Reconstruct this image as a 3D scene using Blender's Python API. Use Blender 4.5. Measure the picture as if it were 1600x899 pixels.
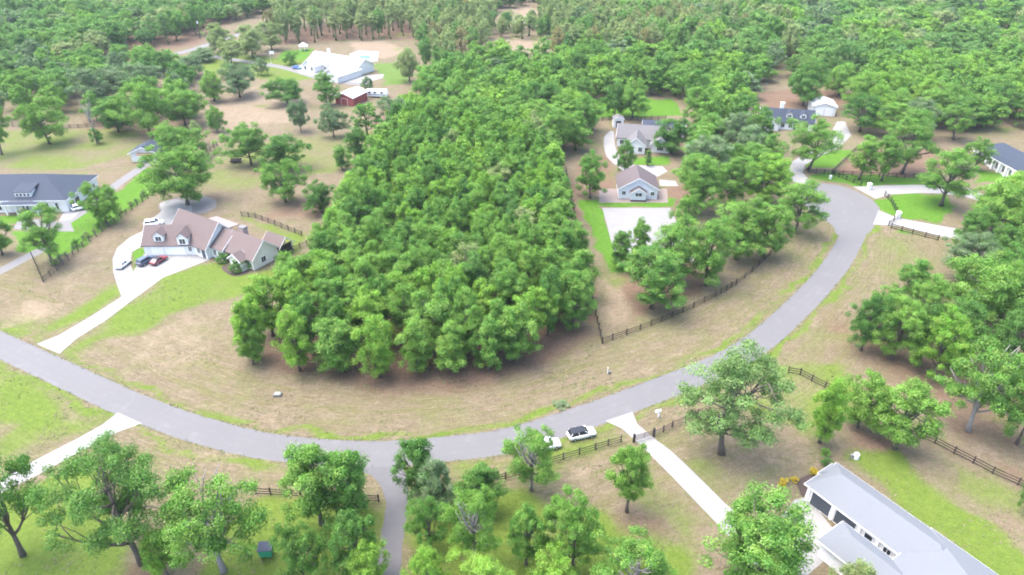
import bpy, bmesh, math, random
import numpy as np
from mathutils import Vector, Matrix

for o in list(bpy.data.objects):
    bpy.data.objects.remove(o)
scene = bpy.context.scene
COL = scene.collection

# ------------------------------------------------------------------ camera
CAM_H, PITCH, FPX = 80.0, math.radians(31.5), 1067.0
cd = bpy.data.cameras.new('camera')
cam = bpy.data.objects.new('camera', cd)
COL.objects.link(cam)
cam.location = (0, 0, CAM_H)
cam.rotation_euler = (math.pi / 2 - PITCH, 0, 0)
cd.sensor_width = 36.0
cd.lens = 36.0 * FPX / 1600.0
cd.clip_start = 0.5
cd.clip_end = 6000
scene.camera = cam

# ------------------------------------------------------------------ sky, sun, exposure
SUN_EL, SUN_AZ = math.radians(68), math.radians(-75)     # azimuth from +Y towards +X
w = bpy.data.worlds.new('World'); scene.world = w; w.use_nodes = True
nt = w.node_tree; nt.nodes.clear()
sky = nt.nodes.new('ShaderNodeTexSky'); sky.sky_type = 'NISHITA'; sky.sun_disc = False
sky.sun_elevation = SUN_EL; sky.sun_rotation = SUN_AZ
sky.air_density = 1.0; sky.dust_density = 4.0; sky.ozone_density = 1.0
bg = nt.nodes.new('ShaderNodeBackground'); bg.inputs[1].default_value = 0.15
wo = nt.nodes.new('ShaderNodeOutputWorld')
nt.links.new(sky.outputs[0], bg.inputs[0]); nt.links.new(bg.outputs[0], wo.inputs[0])
sd = bpy.data.lights.new('sun', 'SUN'); sd.energy = 0.95; sd.angle = math.radians(60); sd.color = (1.0, 0.96, 0.9)
sun = bpy.data.objects.new('sun', sd); COL.objects.link(sun)
sv = Vector((math.cos(SUN_EL) * math.sin(SUN_AZ), math.cos(SUN_EL) * math.cos(SUN_AZ), math.sin(SUN_EL)))
sun.rotation_euler = sv.to_track_quat('Z', 'Y').to_euler()
sun.location = (0, 0, 200)
vs = scene.view_settings
vs.view_transform = 'Standard'; vs.look = 'None'; vs.exposure = 2.45; vs.gamma = 1.0
vs.use_curve_mapping = False
scene.render.engine = 'CYCLES'
scene.cycles.use_denoising = True
scene.cycles.max_bounces = 6; scene.cycles.diffuse_bounces = 4; scene.cycles.transmission_bounces = 3
scene.cycles.filter_width = 1.9

# ------------------------------------------------------------------ survey: photograph point -> ground point
CT, ST = math.cos(PITCH), math.sin(PITCH)
def G(x, y, z=0.0):
    dx, dy, dz = (x - 800) / FPX, 1.0, -(y - 449.5) / FPX
    wx, wy, wz = dx, dy * CT + dz * ST, -dy * ST + dz * CT
    t = (z - CAM_H) / wz
    return (wx * t, wy * t)
def zc_of(Y, Z): return Y * CT + (CAM_H - Z) * ST
def tall(bx, by, top):
    X, Y = G(bx, by); lo, hi = 0.0, 60.0
    for _ in range(40):
        m = (lo + hi) / 2
        if 449.5 - FPX * (Y * ST + (m - CAM_H) * CT) / zc_of(Y, m) > top: lo = m
        else: hi = m
    return lo
def GP(pts, z=0.0): return [G(x, y, z) for x, y in pts]
def smooth(pts, n=8, closed=False):
    out = []; N = len(pts)
    for i in range(N if closed else N - 1):
        p0 = pts[(i - 1) % N] if (closed or i > 0) else pts[0]
        p1 = pts[i]; p2 = pts[(i + 1) % N]
        p3 = pts[(i + 2) % N] if (closed or i + 2 < N) else pts[-1]
        for k in range(n):
            t = k / n
            out.append(tuple(0.5 * ((2 * p1[j]) + (-p0[j] + p2[j]) * t + (2 * p0[j] - 5 * p1[j] + 4 * p2[j] - p3[j]) * t * t
                                    + (-p0[j] + 3 * p1[j] - 3 * p2[j] + p3[j]) * t ** 3) for j in range(len(p1))))
    if not closed: out.append(tuple(pts[-1]))
    return out

# ------------------------------------------------------------------ materials
MATS = {}
def nodes_of(m):
    m.use_nodes = True; t = m.node_tree; t.nodes.clear()
    out = t.nodes.new('ShaderNodeOutputMaterial'); b = t.nodes.new('ShaderNodeBsdfPrincipled')
    t.links.new(b.outputs[0], out.inputs[0])
    return t, b, out
def N(t, k, **kw):
    n = t.nodes.new(k)
    for a, v in kw.items(): setattr(n, a, v)
    return n
def mixc(t, fac, a, b, mode='MIX'):
    n = t.nodes.new('ShaderNodeMix'); n.data_type = 'RGBA'; n.blend_type = mode
    for s, v in ((n.inputs[0], fac), (n.inputs[6], a), (n.inputs[7], b)):
        if hasattr(v, 'links'): t.links.new(v, s)
        elif isinstance(v, (int, float)): s.default_value = v
        else: s.default_value = (*v, 1)
    return n.outputs[2]
def ramp(t, fac, lo, hi):
    n = t.nodes.new('ShaderNodeMapRange'); n.interpolation_type = 'SMOOTHSTEP'
    t.links.new(fac, n.inputs[0]); n.inputs[1].default_value = lo; n.inputs[2].default_value = hi
    return n.outputs[0]
def noise(t, vec, scale, detail=4, rough=0.6, dist=0.0):
    n = t.nodes.new('ShaderNodeTexNoise'); n.inputs['Scale'].default_value = scale
    n.inputs['Detail'].default_value = detail; n.inputs['Roughness'].default_value = rough; n.inputs['Distortion'].default_value = dist
    if vec is not None: t.links.new(vec, n.inputs['Vector'])
    return n.outputs[0]
def plain(name, col, rough=0.7, metal=0.0, var=0.12, scale=1.5, bump=0.0, spec=0.4):
    if name in MATS: return MATS[name]
    m = bpy.data.materials.new(name); t, b, _ = nodes_of(m)
    tc = N(t, 'ShaderNodeTexCoord'); n = noise(t, tc.outputs['Object'], scale, 5)
    c = mixc(t, n, tuple(x * (1 - var) for x in col), tuple(min(1, x * (1 + var)) for x in col))
    t.links.new(c, b.inputs['Base Color'])
    b.inputs['Roughness'].default_value = rough; b.inputs['Metallic'].default_value = metal
    b.inputs['Specular IOR Level'].default_value = spec
    if bump:
        bp = N(t, 'ShaderNodeBump'); bp.inputs['Strength'].default_value = bump
        n2 = noise(t, tc.outputs['Object'], scale * 8, 3); t.links.new(n2, bp.inputs['Height']); t.links.new(bp.outputs[0], b.inputs['Normal'])
    MATS[name] = m; return m
def roof_mat(name, col, course=3.2, var=0.18):
    if name in MATS: return MATS[name]
    m = bpy.data.materials.new(name); t, b, _ = nodes_of(m)
    tc = N(t, 'ShaderNodeTexCoord')
    n1 = noise(t, tc.outputs['Object'], 0.45, 5); n2 = noise(t, tc.outputs['Object'], 6.0, 3)
    sx = N(t, 'ShaderNodeSeparateXYZ'); t.links.new(tc.outputs['Object'], sx.inputs[0])
    mu = N(t, 'ShaderNodeMath', operation='MULTIPLY'); t.links.new(sx.outputs[2], mu.inputs[0]); mu.inputs[1].default_value = course * 2
    fr = N(t, 'ShaderNodeMath', operation='FRACT'); t.links.new(mu.outputs[0], fr.inputs[0])
    ln = ramp(t, fr.outputs[0], 0.0, 0.25)
    c = mixc(t, n1, tuple(x * (1 - var) for x in col), tuple(x * (1 + var) for x in col))
    c = mixc(t, n2, c, tuple(x * 0.8 for x in col)); c = mixc(t, ln, tuple(x * 0.72 for x in col), c)
    t.links.new(c, b.inputs['Base Color']); b.inputs['Roughness'].default_value = 0.85
    b.inputs['Specular IOR Level'].default_value = 0.25
    MATS[name] = m; return m
def asphalt():
    m = bpy.data.materials.new('asphalt'); t, b, _ = nodes_of(m)
    tc = N(t, 'ShaderNodeTexCoord'); P = tc.outputs['Object']
    uv = N(t, 'ShaderNodeUVMap'); sx = N(t, 'ShaderNodeSeparateXYZ'); t.links.new(uv.outputs[0], sx.inputs[0])
    big = noise(t, P, 0.06, 6, 0.65); fine = noise(t, P, 2.5, 4); blot = noise(t, P, 0.35, 5, 0.7, 0.8)
    c = mixc(t, big, (0.092, 0.0912, 0.0945), (0.123, 0.1222, 0.126))
    c = mixc(t, ramp(t, blot, 0.52, 0.75), c, (0.130, 0.1295, 0.133))
    c = mixc(t, ramp(t, fine, 0.45, 0.9), c, (0.108, 0.1073, 0.111))
    # worn wheel tracks and darker oil line along the lane
    mm = N(t, 'ShaderNodeMath', operation='SINE'); ml = N(t, 'ShaderNodeMath', operation='MULTIPLY')
    t.links.new(sx.outputs[0], ml.inputs[0]); ml.inputs[1].default_value = 25.1; t.links.new(ml.outputs[0], mm.inputs[0])
    trk = ramp(t, mm.outputs[0], -0.2, 1.0); tb = N(t, 'ShaderNodeMath', operation='MULTIPLY'); t.links.new(trk, tb.inputs[0]); t.links.new(big, tb.inputs[1])
    tb2 = N(t, 'ShaderNodeMath', operation='MULTIPLY'); t.links.new(tb.outputs[0], tb2.inputs[0]); tb2.inputs[1].default_value = 0.45
    c = mixc(t, tb2.outputs[0], c, (0.098, 0.097, 0.102))
    t.links.new(c, b.inputs['Base Color']); b.inputs['Roughness'].default_value = 0.8; b.inputs['Specular IOR Level'].default_value = 0.3
    bp = N(t, 'ShaderNodeBump'); bp.inputs['Strength'].default_value = 0.15; t.links.new(fine, bp.inputs['Height']); t.links.new(bp.outputs[0], b.inputs['Normal'])
    return m
def leaf_mat(name, a, b_, c3, trans=0.30):
    """a..b_ spread over trees, c3 a second hue spread over clumps"""
    m = bpy.data.materials.new(name); m.use_nodes = True; t = m.node_tree; t.nodes.clear()
    out = N(t, 'ShaderNodeOutputMaterial'); oi = N(t, 'ShaderNodeObjectInfo'); tc = N(t, 'ShaderNodeTexCoord')
    n = noise(t, tc.outputs['Object'], 0.7, 3, 0.6)
    at = N(t, 'ShaderNodeAttribute'); at.attribute_name = 'leafvar'
    c = mixc(t, oi.outputs['Random'], a, b_)
    c = mixc(t, ramp(t, n, 0.42, 0.68), c, c3)
    hs = N(t, 'ShaderNodeHueSaturation'); t.links.new(c, hs.inputs['Color'])
    mr = N(t, 'ShaderNodeMapRange'); t.links.new(at.outputs['Fac'], mr.inputs[0]); mr.inputs[3].default_value = 0.62; mr.inputs[4].default_value = 1.42
    t.links.new(mr.outputs[0], hs.inputs['Value'])
    d = N(t, 'ShaderNodeBsdfDiffuse'); tr = N(t, 'ShaderNodeBsdfTranslucent'); gl = N(t, 'ShaderNodeBsdfGlossy')
    gl.inputs['Roughness'].default_value = 0.5; gl.inputs['Color'].default_value = (0.9, 0.95, 0.9, 1)
    t.links.new(hs.outputs[0], d.inputs[0])
    tcx = mixc(t, 0.5, hs.outputs[0], (0.12, 0.36, 0.02)); t.links.new(tcx, tr.inputs[0])
    m1 = N(t, 'ShaderNodeMixShader'); m1.inputs[0].default_value = trans; t.links.new(d.outputs[0], m1.inputs[1]); t.links.new(tr.outputs[0], m1.inputs[2])
    m2 = N(t, 'ShaderNodeMixShader'); m2.inputs[0].default_value = 0.018; t.links.new(m1.outputs[0], m2.inputs[1]); t.links.new(gl.outputs[0], m2.inputs[2])
    t.links.new(m2.outputs[0], out.inputs[0]); return m
LEAF = {
    'green': leaf_mat('leaf_green', (0.064, 0.180, 0.026), (0.132, 0.270, 0.036), (0.175, 0.29, 0.054)),
    'bright': leaf_mat('leaf_bright', (0.125, 0.285, 0.028), (0.165, 0.315, 0.035), (0.19, 0.305, 0.045)),
    'dark': leaf_mat('leaf_dark', (0.047, 0.142, 0.024), (0.076, 0.178, 0.028), (0.10, 0.19, 0.036)),
    'grey': leaf_mat('leaf_grey', (0.12, 0.17, 0.085), (0.14, 0.19, 0.10), (0.085, 0.19, 0.045), 0.2),
    'olive': leaf_mat('leaf_olive', (0.165, 0.235, 0.072), (0.215, 0.28, 0.092), (0.245, 0.262, 0.115), 0.25),
    'far': leaf_mat('leaf_far', (0.06, 0.172, 0.036), (0.125, 0.248, 0.045), (0.17, 0.265, 0.075)),
    'sage': leaf_mat('leaf_sage', (0.12, 0.22, 0.058), (0.14, 0.24, 0.065), (0.17, 0.24, 0.09), 0.3),
    'rust': leaf_mat('leaf_rust', (0.24, 0.22, 0.09), (0.28, 0.22, 0.10), (0.2, 0.2, 0.06), 0.2),
    'yellow': leaf_mat('leaf_yellow', (0.45, 0.32, 0.02), (0.5, 0.36, 0.03), (0.2, 0.25, 0.03), 0.2),
}
BARK = plain('bark', (0.10, 0.083, 0.07), 0.95, var=0.35, scale=3, bump=0.4)
BARK_PALE = plain('bark_pale', (0.22, 0.205, 0.19), 0.95, var=0.25, scale=3, bump=0.3)
CONC = plain('concrete_white', (0.205, 0.203, 0.2), 0.85, var=0.14, scale=0.35, bump=0.05)
CONC_G = plain('concrete_grey', (0.128, 0.126, 0.128), 0.9, var=0.15, scale=0.4)
GRAVEL = plain('gravel', (0.135, 0.125, 0.12), 0.95, var=0.2, scale=1.2, bump=0.2)
ASPH = asphalt()
WHITE = plain('white_siding', (0.68, 0.675, 0.66), 0.7, var=0.05)
CREAM = plain('cream_render', (0.68, 0.65, 0.59), 0.8, var=0.06)
TRIM = plain('white_trim', (0.78, 0.78, 0.77), 0.5, var=0.03)
GLASS = plain('window_glass', (0.025, 0.03, 0.037), 0.08, var=0.2, spec=0.6)
DARKDOOR = plain('dark_door', (0.045, 0.055, 0.068), 0.5)
BROWNROOF = roof_mat('brown_shingle', (0.128, 0.100, 0.097))
NAVYROOF = roof_mat('navy_shingle', (0.036, 0.047, 0.070))
GREYROOF = roof_mat('grey_shingle', (0.15, 0.163, 0.18), var=0.08)
LGREYROOF = roof_mat('light_grey_shingle', (0.13, 0.125, 0.13))
WHITEROOF = roof_mat('white_metal_roof', (0.68, 0.68, 0.68), course=0.3, var=0.04)
TAUPEROOF = roof_mat('taupe_shingle', (0.10, 0.082, 0.085))
RED = plain('red_boards', (0.27, 0.055, 0.05), 0.8)
TIMBER = plain('dark_timber', (0.036, 0.028, 0.023), 0.9, var=0.3)
TIMBER_G = plain('grey_timber', (0.07, 0.057, 0.05), 0.9, var=0.3)
BLACKMETAL = plain('black_metal', (0.012, 0.012, 0.013), 0.5)
RUBBER = plain('rubber', (0.02, 0.02, 0.02), 0.9)
STEEL = plain('steel', (0.45, 0.45, 0.46), 0.35, metal=0.7)
MULCH = plain('mulch', (0.05, 0.035, 0.03), 0.95, var=0.3, scale=4)
BRICK = plain('pink_brick', (0.32, 0.25, 0.235), 0.9)

# ------------------------------------------------------------------ object helpers
def tag(o, label, cat, group=None, kind=None):
    if label: o['label'] = label
    if cat: o['category'] = cat
    if group: o['group'] = group
    if kind: o['kind'] = kind
    return o
def mesh_of(name, verts, faces, mats, smooth_=False, fm=None):
    me = bpy.data.meshes.new(name); me.from_pydata([tuple(v) for v in verts], [], [tuple(f) for f in faces])
    for m in (mats if isinstance(mats, (list, tuple)) else [mats]): me.materials.append(m)
    if smooth_: me.polygons.foreach_set('use_smooth', [True] * len(me.polygons))
    if fm is not None: me.polygons.foreach_set('material_index', fm)
    me.update(); return me
def link(name, me, parent=None, loc=(0, 0, 0), rz=0.0, scale=None):
    o = bpy.data.objects.new(name, me); COL.objects.link(o)
    if parent is not None: o.parent = parent
    o.location = loc; o.rotation_euler = (0, 0, rz)
    if scale is not None: o.scale = scale
    return o
def thing(name, label, cat, loc, rz=0.0, group=None):
    o = link(name, None, None, loc, rz); o.empty_display_size = 0.5
    return tag(o, label, cat, group)
class MB:
    def __init__(s): s.v = []; s.f = []
    def poly(s, pts):
        b = len(s.v); s.v += [tuple(p) for p in pts]; s.f.append(tuple(range(b, b + len(pts))))
    def box(s, x0, x1, y0, y1, z0, z1):
        b = len(s.v)
        s.v += [(x0, y0, z0), (x1, y0, z0), (x1, y1, z0), (x0, y1, z0), (x0, y0, z1), (x1, y0, z1), (x1, y1, z1), (x0, y1, z1)]
        s.f += [tuple(b + i for i in q) for q in ((3, 2, 1, 0), (4, 5, 6, 7), (0, 1, 5, 4), (1, 2, 6, 5), (2, 3, 7, 6), (3, 0, 4, 7))]
        return s
    def prism(s, sec, axis, a0, a1):
        """sec: polygon in the (cross, z) plane, extruded along axis from a0 to a1"""
        b = len(s.v); n = len(sec)
        for a in (a0, a1):
            for c, z in sec: s.v.append((a, c, z) if axis == 'u' else (c, a, z))
        fl = axis == 'u'
        f = [tuple(range(b, b + n)), tuple(range(b + 2 * n - 1, b + n - 1, -1))]
        for i in range(n): j = (i + 1) % n; f.append((b + i, b + n + i, b + n + j, b + j))
        s.f += [tuple(reversed(q)) for q in f] if fl else f
        return s
    def tube(s, pts, rad, n=6):
        rings = []
        for i, p in enumerate(pts):
            p = Vector(p); d = (Vector(pts[min(i + 1, len(pts) - 1)]) - Vector(pts[max(i - 1, 0)])).normalized()
            a = d.cross(Vector((0.31, 0.95, 0.1))).normalized(); c = d.cross(a)
            b = len(s.v)
            for k in range(n):
                t = 2 * math.pi * k / n; q = p + (a * math.cos(t) + c * math.sin(t)) * rad[i]; s.v.append(tuple(q))
            rings.append(b)
        for r0, r1 in zip(rings, rings[1:]):
            for k in range(n): s.f.append((r0 + k, r0 + (k + 1) % n, r1 + (k + 1) % n, r1 + k))
        s.f.append(tuple(range(rings[-1], rings[-1] + n))); s.f.append(tuple(range(rings[0] + n - 1, rings[0] - 1, -1)))
        return s
    def me(s, name, mats, sm=False): return mesh_of(name, s.v, s.f, mats, sm)
    def obj(s, name, mats, parent=None, loc=(0, 0, 0), rz=0.0, sm=False): return link(name, s.me(name, mats, sm), parent, loc, rz)

# ------------------------------------------------------------------ ground sheet with the pattern of lawns, dry pasture and leaf litter
def grid_axis(segs):
    out = []
    for a, b, st in segs: out += list(np.arange(a, b, st))
    return np.array(sorted(set(np.round(out, 3))))
gx = grid_axis([(-2600, -700, 190), (-700, -300, 16), (-300, -130, 3.0), (-130, 130, 1.0), (130, 300, 3.0), (300, 700, 16), (700, 2800, 190)])
gy = grid_axis([(-600, 20, 60), (20, 45, 4), (45, 225, 1.0), (225, 360, 1.8), (360, 640, 4), (640, 900, 30), (900, 5200, 300)])
XX, YY = np.meshgrid(gx, gy); PX, PY = XX.ravel(), YY.ravel()
rs = np.random.RandomState(4)
def vnoise(x, y, sc, seed):
    r = np.random.RandomState(seed); T = r.rand(256, 256)
    u, v = x / sc, y / sc; i, j = np.floor(u).astype(int), np.floor(v).astype(int); a, b = u - i, v - j
    a = a * a * (3 - 2 * a); b = b * b * (3 - 2 * b)
    g = lambda p, q: T[p % 256, q % 256]
    return (g(i, j) * (1 - a) + g(i + 1, j) * a) * (1 - b) + (g(i, j + 1) * (1 - a) + g(i + 1, j + 1) * a) * b
WX = PX + (vnoise(PX, PY, 5, 1) - 0.5) * 3 + (vnoise(PX, PY, 2, 5) - 0.5) * 1.4
WY = PY + (vnoise(PX, PY, 5, 2) - 0.5) * 3 + (vnoise(PX, PY, 2, 6) - 0.5) * 1.4
def inside(x, y, poly):
    r = np.zeros(len(x), bool); n = len(poly)
    for i in range(n):
        (x0, y0), (x1, y1) = poly[i], poly[(i + 1) % n]
        if y0 == y1: continue
        c = ((y0 > y) != (y1 > y)) & (x < (x1 - x0) * (y - y0) / (y1 - y0) + x0); r ^= c
    return r
def pdist(x, y, poly, closed=True):
    d = np.full(len(x), 1e9); n = len(poly)
    for i in range(n if closed else n - 1):
        (x0, y0), (x1, y1) = poly[i], poly[(i + 1) % n]; dx, dy = x1 - x0, y1 - y0
        t = np.clip(((x - x0) * dx + (y - y0) * dy) / (dx * dx + dy * dy + 1e-9), 0, 1)
        d = np.minimum(d, np.hypot(x - x0 - t * dx, y - y0 - t * dy))
    return d
def mask(px, soft=2.0, warp=True):
    poly = GP(px); x, y = (WX, WY) if warp else (PX, PY)
    s = np.where(inside(x, y, poly), 1, -1) * pdist(x, y, poly)
    return np.clip(0.5 + s / (2 * soft), 0, 1)
def band(px, wdt, soft=1.0):
    poly = smooth(GP(px), 6); d = pdist(WX, WY, poly, False)
    return np.clip((wdt + soft - d) / (2 * soft), 0, 1)

ROAD_PX = [(-90, 498), (0, 539), (100, 585), (200, 631), (300, 668), (400, 694), (500, 706), (600, 709), (700, 701), (800, 687), (930, 646), (1050, 601), (1130, 568), (1185, 535), (1235, 492), (1281, 445), (1312, 405), (1334, 365), (1340, 345)]
GROVE_PX = [(406, 566), (456, 590), (530, 594), (610, 594), (690, 590), (720, 592), (800, 572), (860, 548), (893, 520), (905, 470), (893, 400), (878, 330), (868, 285), (850, 240), (800, 215), (620, 215), (590, 260), (575, 300), (555, 345), (535, 378), (520, 420), (472, 475), (418, 530)]
lush = np.zeros(len(PX)); lawn = np.zeros(len(PX)); litter = np.zeros(len(PX)); sand = np.zeros(len(PX)); weedy = np.zeros(len(PX))
def add(arr, m, k=1.0): np.maximum(arr, m * k, out=arr)
# bright irrigated lawns
for p, k in (([(1370, 313), (1400, 305), (1480, 305), (1500, 325), (1462, 350), (1420, 344), (1385, 332)], 1.0),
             ([(1262, 276), (1300, 270), (1360, 272), (1440, 277), (1490, 288), (1420, 290), (1335, 291), (1290, 284)], 0.95),
             ([(1262, 262), (1305, 262), (1335, 232), (1310, 235), (1270, 245)], 0.9),
             ([(1395, 354), (1460, 372), (1400, 362)], 0.8), ([(1520, 268), (1580, 275), (1620, 285), (1530, 288)], 1.0),
             ([(112, 348), (180, 300), (235, 262), (262, 282), (190, 340), (140, 378), (100, 400), (22, 392), (20, 362), (60, 362)], 1.0),
             ([(2, 335), (40, 338), (60, 345), (20, 350), (-20, 350)], 1.0),
             ([(206, 392), (226, 384), (224, 398), (210, 426), (203, 412)], 1.0),
             ([(902, 322), (936, 320), (950, 360), (975, 425), (955, 425), (938, 395), (925, 350)], 0.95),
             ([(905, 315), (1060, 312), (1060, 324), (905, 324)], 0.9),
             ([(930, 158), (1045, 155), (1070, 180), (930, 186)], 1.0), ([(985, 246), (1045, 246), (1045, 258), (990, 258)], 1.0),
             ([(500, 110), (530, 105), (560, 118), (520, 128)], 0.9), ([(580, 100), (650, 95), (640, 130), (600, 135)], 0.55), ([(440, 80), (490, 75), (480, 95), (430, 95)], 0.7)):
    add(lush, mask(p, 1.2), k)
# yellow-green mown lawns
for p, k in (([(97, 556), (160, 510), (245, 440), (332, 408), (400, 425), (440, 412), (482, 392), (478, 440), (420, 448), (330, 470), (220, 515), (150, 545), (110, 560)], 1.0),
             ([(60, 533), (192, 462), (180, 442), (110, 482), (80, 500), (40, 512)], 0.8),
             ([(375, 340), (420, 350), (475, 370), (475, 398), (440, 398), (435, 375)], 1.0),
             ([(1320, 715), (1400, 700), (1440, 740), (1520, 800), (1640, 890), (1640, 960), (1580, 920), (1440, 820)], 1.0),
             ([(0, 780), (60, 750), (130, 720), (160, 760), (200, 850), (180, 930), (-60, 940)], 1.0),
             ([(415, 775), (600, 790), (600, 940), (300, 940), (340, 830)], 1.0), ([(640, 760), (800, 760), (850, 800), (860, 940), (640, 940)], 1.2), ([(850, 800), (950, 790), (1000, 830), (1080, 860), (1080, 940), (850, 940)], 0.9), ([(-20, 690), (60, 640), (120, 660), (60, 700), (-20, 730)], 1.0), ([(330, 80), (480, 95), (500, 125), (420, 125), (300, 110)], 0.9), ([(230, 100), (330, 78), (330, 88), (240, 100)], 0.9),
             ([(700, 700), (800, 730), (870, 705), (960, 672), (985, 690), (880, 730), (800, 752), (700, 770)], 0.75),
             ([(1000, 705), (1110, 815), (1090, 860), (1000, 800), (960, 740)], 0.55), ([(0, 565), (60, 600), (110, 640), (180, 655), (100, 690), (0, 700), (-40, 640)], 0.75),
             ([(300, 130), (340, 100), (420, 95), (480, 120), (400, 118)], 0.5), ([(-40, 205), (220, 200), (235, 235), (120, 268), (-40, 265)], 0.55),
             ([(345, 225), (600, 200), (600, 235), (520, 270), (360, 300), (300, 300)], 0.5), ([(930, 320), (960, 400), (1000, 440), (960, 460), (925, 420)], 0.5),
             ([(1370, 360), (1450, 375), (1480, 430), (1380, 470), (1300, 470)], 0.4), ([(1200, 560), (1320, 565), (1370, 650), (1260, 690), (1150, 640)], 0.6), ([(1030, 700), (1140, 720), (1230, 730), (1200, 790), (1140, 790)], 0.45),
             ([(1430, 690), (1600, 770), (1620, 840), (1480, 760)], 0.5), ([(1180, 185), (1200, 180), (1210, 205), (1180, 210)], 0.6)):
    add(lawn, mask(p, 2.2), k)
# grass strip along both road edges
rc = smooth(GP(ROAD_PX), 6); rd = pdist(WX, WY, rc, False); rd0 = pdist(PX, PY, rc, False)
strip = np.exp(-((rd - 3.9) / 0.9) ** 2) * (rd0 > 2.5)
add(lawn, strip, 0.85)
add(lawn, np.exp(-((rd - 8.0 + 2 * (vnoise(PX, PY, 40, 8) - 0.5)) / 1.0) ** 2), 0.35)
add(lawn, np.exp(-((rd - 12.5) / 1.6) ** 2), 0.22)
# leaf litter below the trees and bare brown yards
for p, k, s in ((GROVE_PX, 1.0, 2.5), ([(400, 575), (620, 625), (760, 612), (900, 555), (940, 525), (900, 500), (720, 560), (450, 560)], 0.75, 3.0),
                ([(895, 270), (905, 320), (925, 440), (935, 500), (915, 520), (900, 400), (880, 300)], 0.9, 1.5),
                ([(965, 420), (1085, 415), (1130, 445), (1215, 370), (1240, 360), (1200, 400), (1100, 460), (985, 500)], 0.75, 2.0),
                ([(1300, 268), (1340, 235), (1480, 232), (1490, 272), (1400, 276)], 0.95, 1.2),
                ([(1180, 145), (1260, 138), (1330, 145), (1320, 165), (1200, 172)], 0.9, 2.0), ([(900, 245), (955, 240), (965, 300), (905, 310)], 0.8, 2),
                ([(1030, 290), (1080, 290), (1090, 325), (1040, 325)], 0.8, 2), ([(1300, 480), (1420, 545), (1560, 600), (1620, 640), (1620, 720), (1500, 690), (1420, 620), (1330, 560), (1290, 520)], 0.6, 4),
                ([(1310, 660), (1440, 680), (1420, 720), (1330, 710)], 0.7, 2), ([(1510, 690), (1620, 740), (1620, 790), (1560, 740)], 0.6, 2), ([(1100, 690), (1180, 690), (1180, 730), (1110, 735)], 0.35, 4),
                ([(930, 790), (1020, 790), (1060, 840), (1000, 870), (930, 850)], 0.6, 2.5), ([(400, 340), (440, 300), (520, 315), (520, 345), (420, 345)], 0.6, 3), ([(375, 250), (480, 240), (480, 280), (370, 275)], 0.5, 3),
                ([(300, 880), (350, 830), (430, 840), (420, 940), (280, 940)], 0.6, 2), ([(120, 185), (310, 185), (320, 212), (120, 215)], 0.55, 3), ([(180, 880), (250, 870), (260, 920), (170, 920)], 0.6, 1.5),
                ([(200, 75), (330, 55), (310, 72), (190, 95)], 0.7, 3), ([(430, 45), (640, 35), (650, 62), (560, 62), (440, 70)], 1.0, 4),
                ([(-60, 150), (60, 110), (140, 95), (220, 75), (330, 60), (420, -5), (-300, -5)], 0.75, 5),
                ([(560, 215), (620, 150), (700, 118), (900, 100), (1180, 75), (1180, 130), (920, 150), (900, 230), (850, 235)], 0.8, 4), ([(1330, 140), (1700, 200), (2100, 0), (1500, -20), (1000, -20), (880, 60), (1200, 75)], 0.7, 6)):
    add(litter, mask(p, s), k)
# pale sandy places
for p, k, s in (([(545, 66), (600, 64), (640, 80), (600, 92), (560, 84)], 1.0, 3), ([(770, 60), (870, 55), (870, 85), (760, 88)], 0.95, 3), ([(770, 0), (840, 0), (870, 30), (780, 40)], 0.8, 4),
                ([(300, 165), (410, 130), (490, 150), (480, 190), (400, 200), (330, 220)], 0.7, 5), ([(140, 530), (300, 480), (360, 480), (340, 560), (300, 600), (180, 580)], 0.5, 5),
                ([(0, 490), (60, 470), (110, 470), (60, 505), (0, 520)], 0.8, 2), ([(90, 410), (170, 390), (160, 430), (80, 470)], 0.5, 3), ([(1040, 690), (1180, 660), (1250, 690), (1230, 760), (1140, 790)], 0.45, 5),
                ([(960, 690), (880, 745), (860, 780), (930, 760)], 0.7, 2.5), ([(935, 430), (985, 425), (990, 500), (950, 520)], 0.7, 2), ([(1420, 760), (1540, 770), (1600, 830), (1560, 840)], 0.4, 3), ([(310, 690), (430, 715), (440, 750), (330, 720)], 0.8, 2), ([(1500, 690), (1560, 700), (1600, 740), (1560, 735)], 0.7, 2)):
    add(sand, mask(p, s), k)
add(sand, np.exp(-((rd - 5.7) / 0.8) ** 2) * np.clip((vnoise(PX, PY, 9, 12) - 0.3) * 3, 0, 1), 0.5)
lawn *= 0.6 + 0.75 * vnoise(PX, PY, 6, 21)
add(lawn, np.clip((vnoise(PX, PY, 14, 22) + 0.6 * vnoise(PX, PY, 4, 23) - 1.02) * 2.2, 0, 1), 0.7)
litter *= 1 - np.clip(lush * 1.2, 0, 1); sand *= 1 - np.clip(lush + 0.5 * lawn, 0, 1)
# a trampled line of red earth either side of pasture rails, thin grass elsewhere
me = bpy.data.meshes.new('ground')
nx, ny = len(gx), len(gy)
me.vertices.add(nx * ny)
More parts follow.
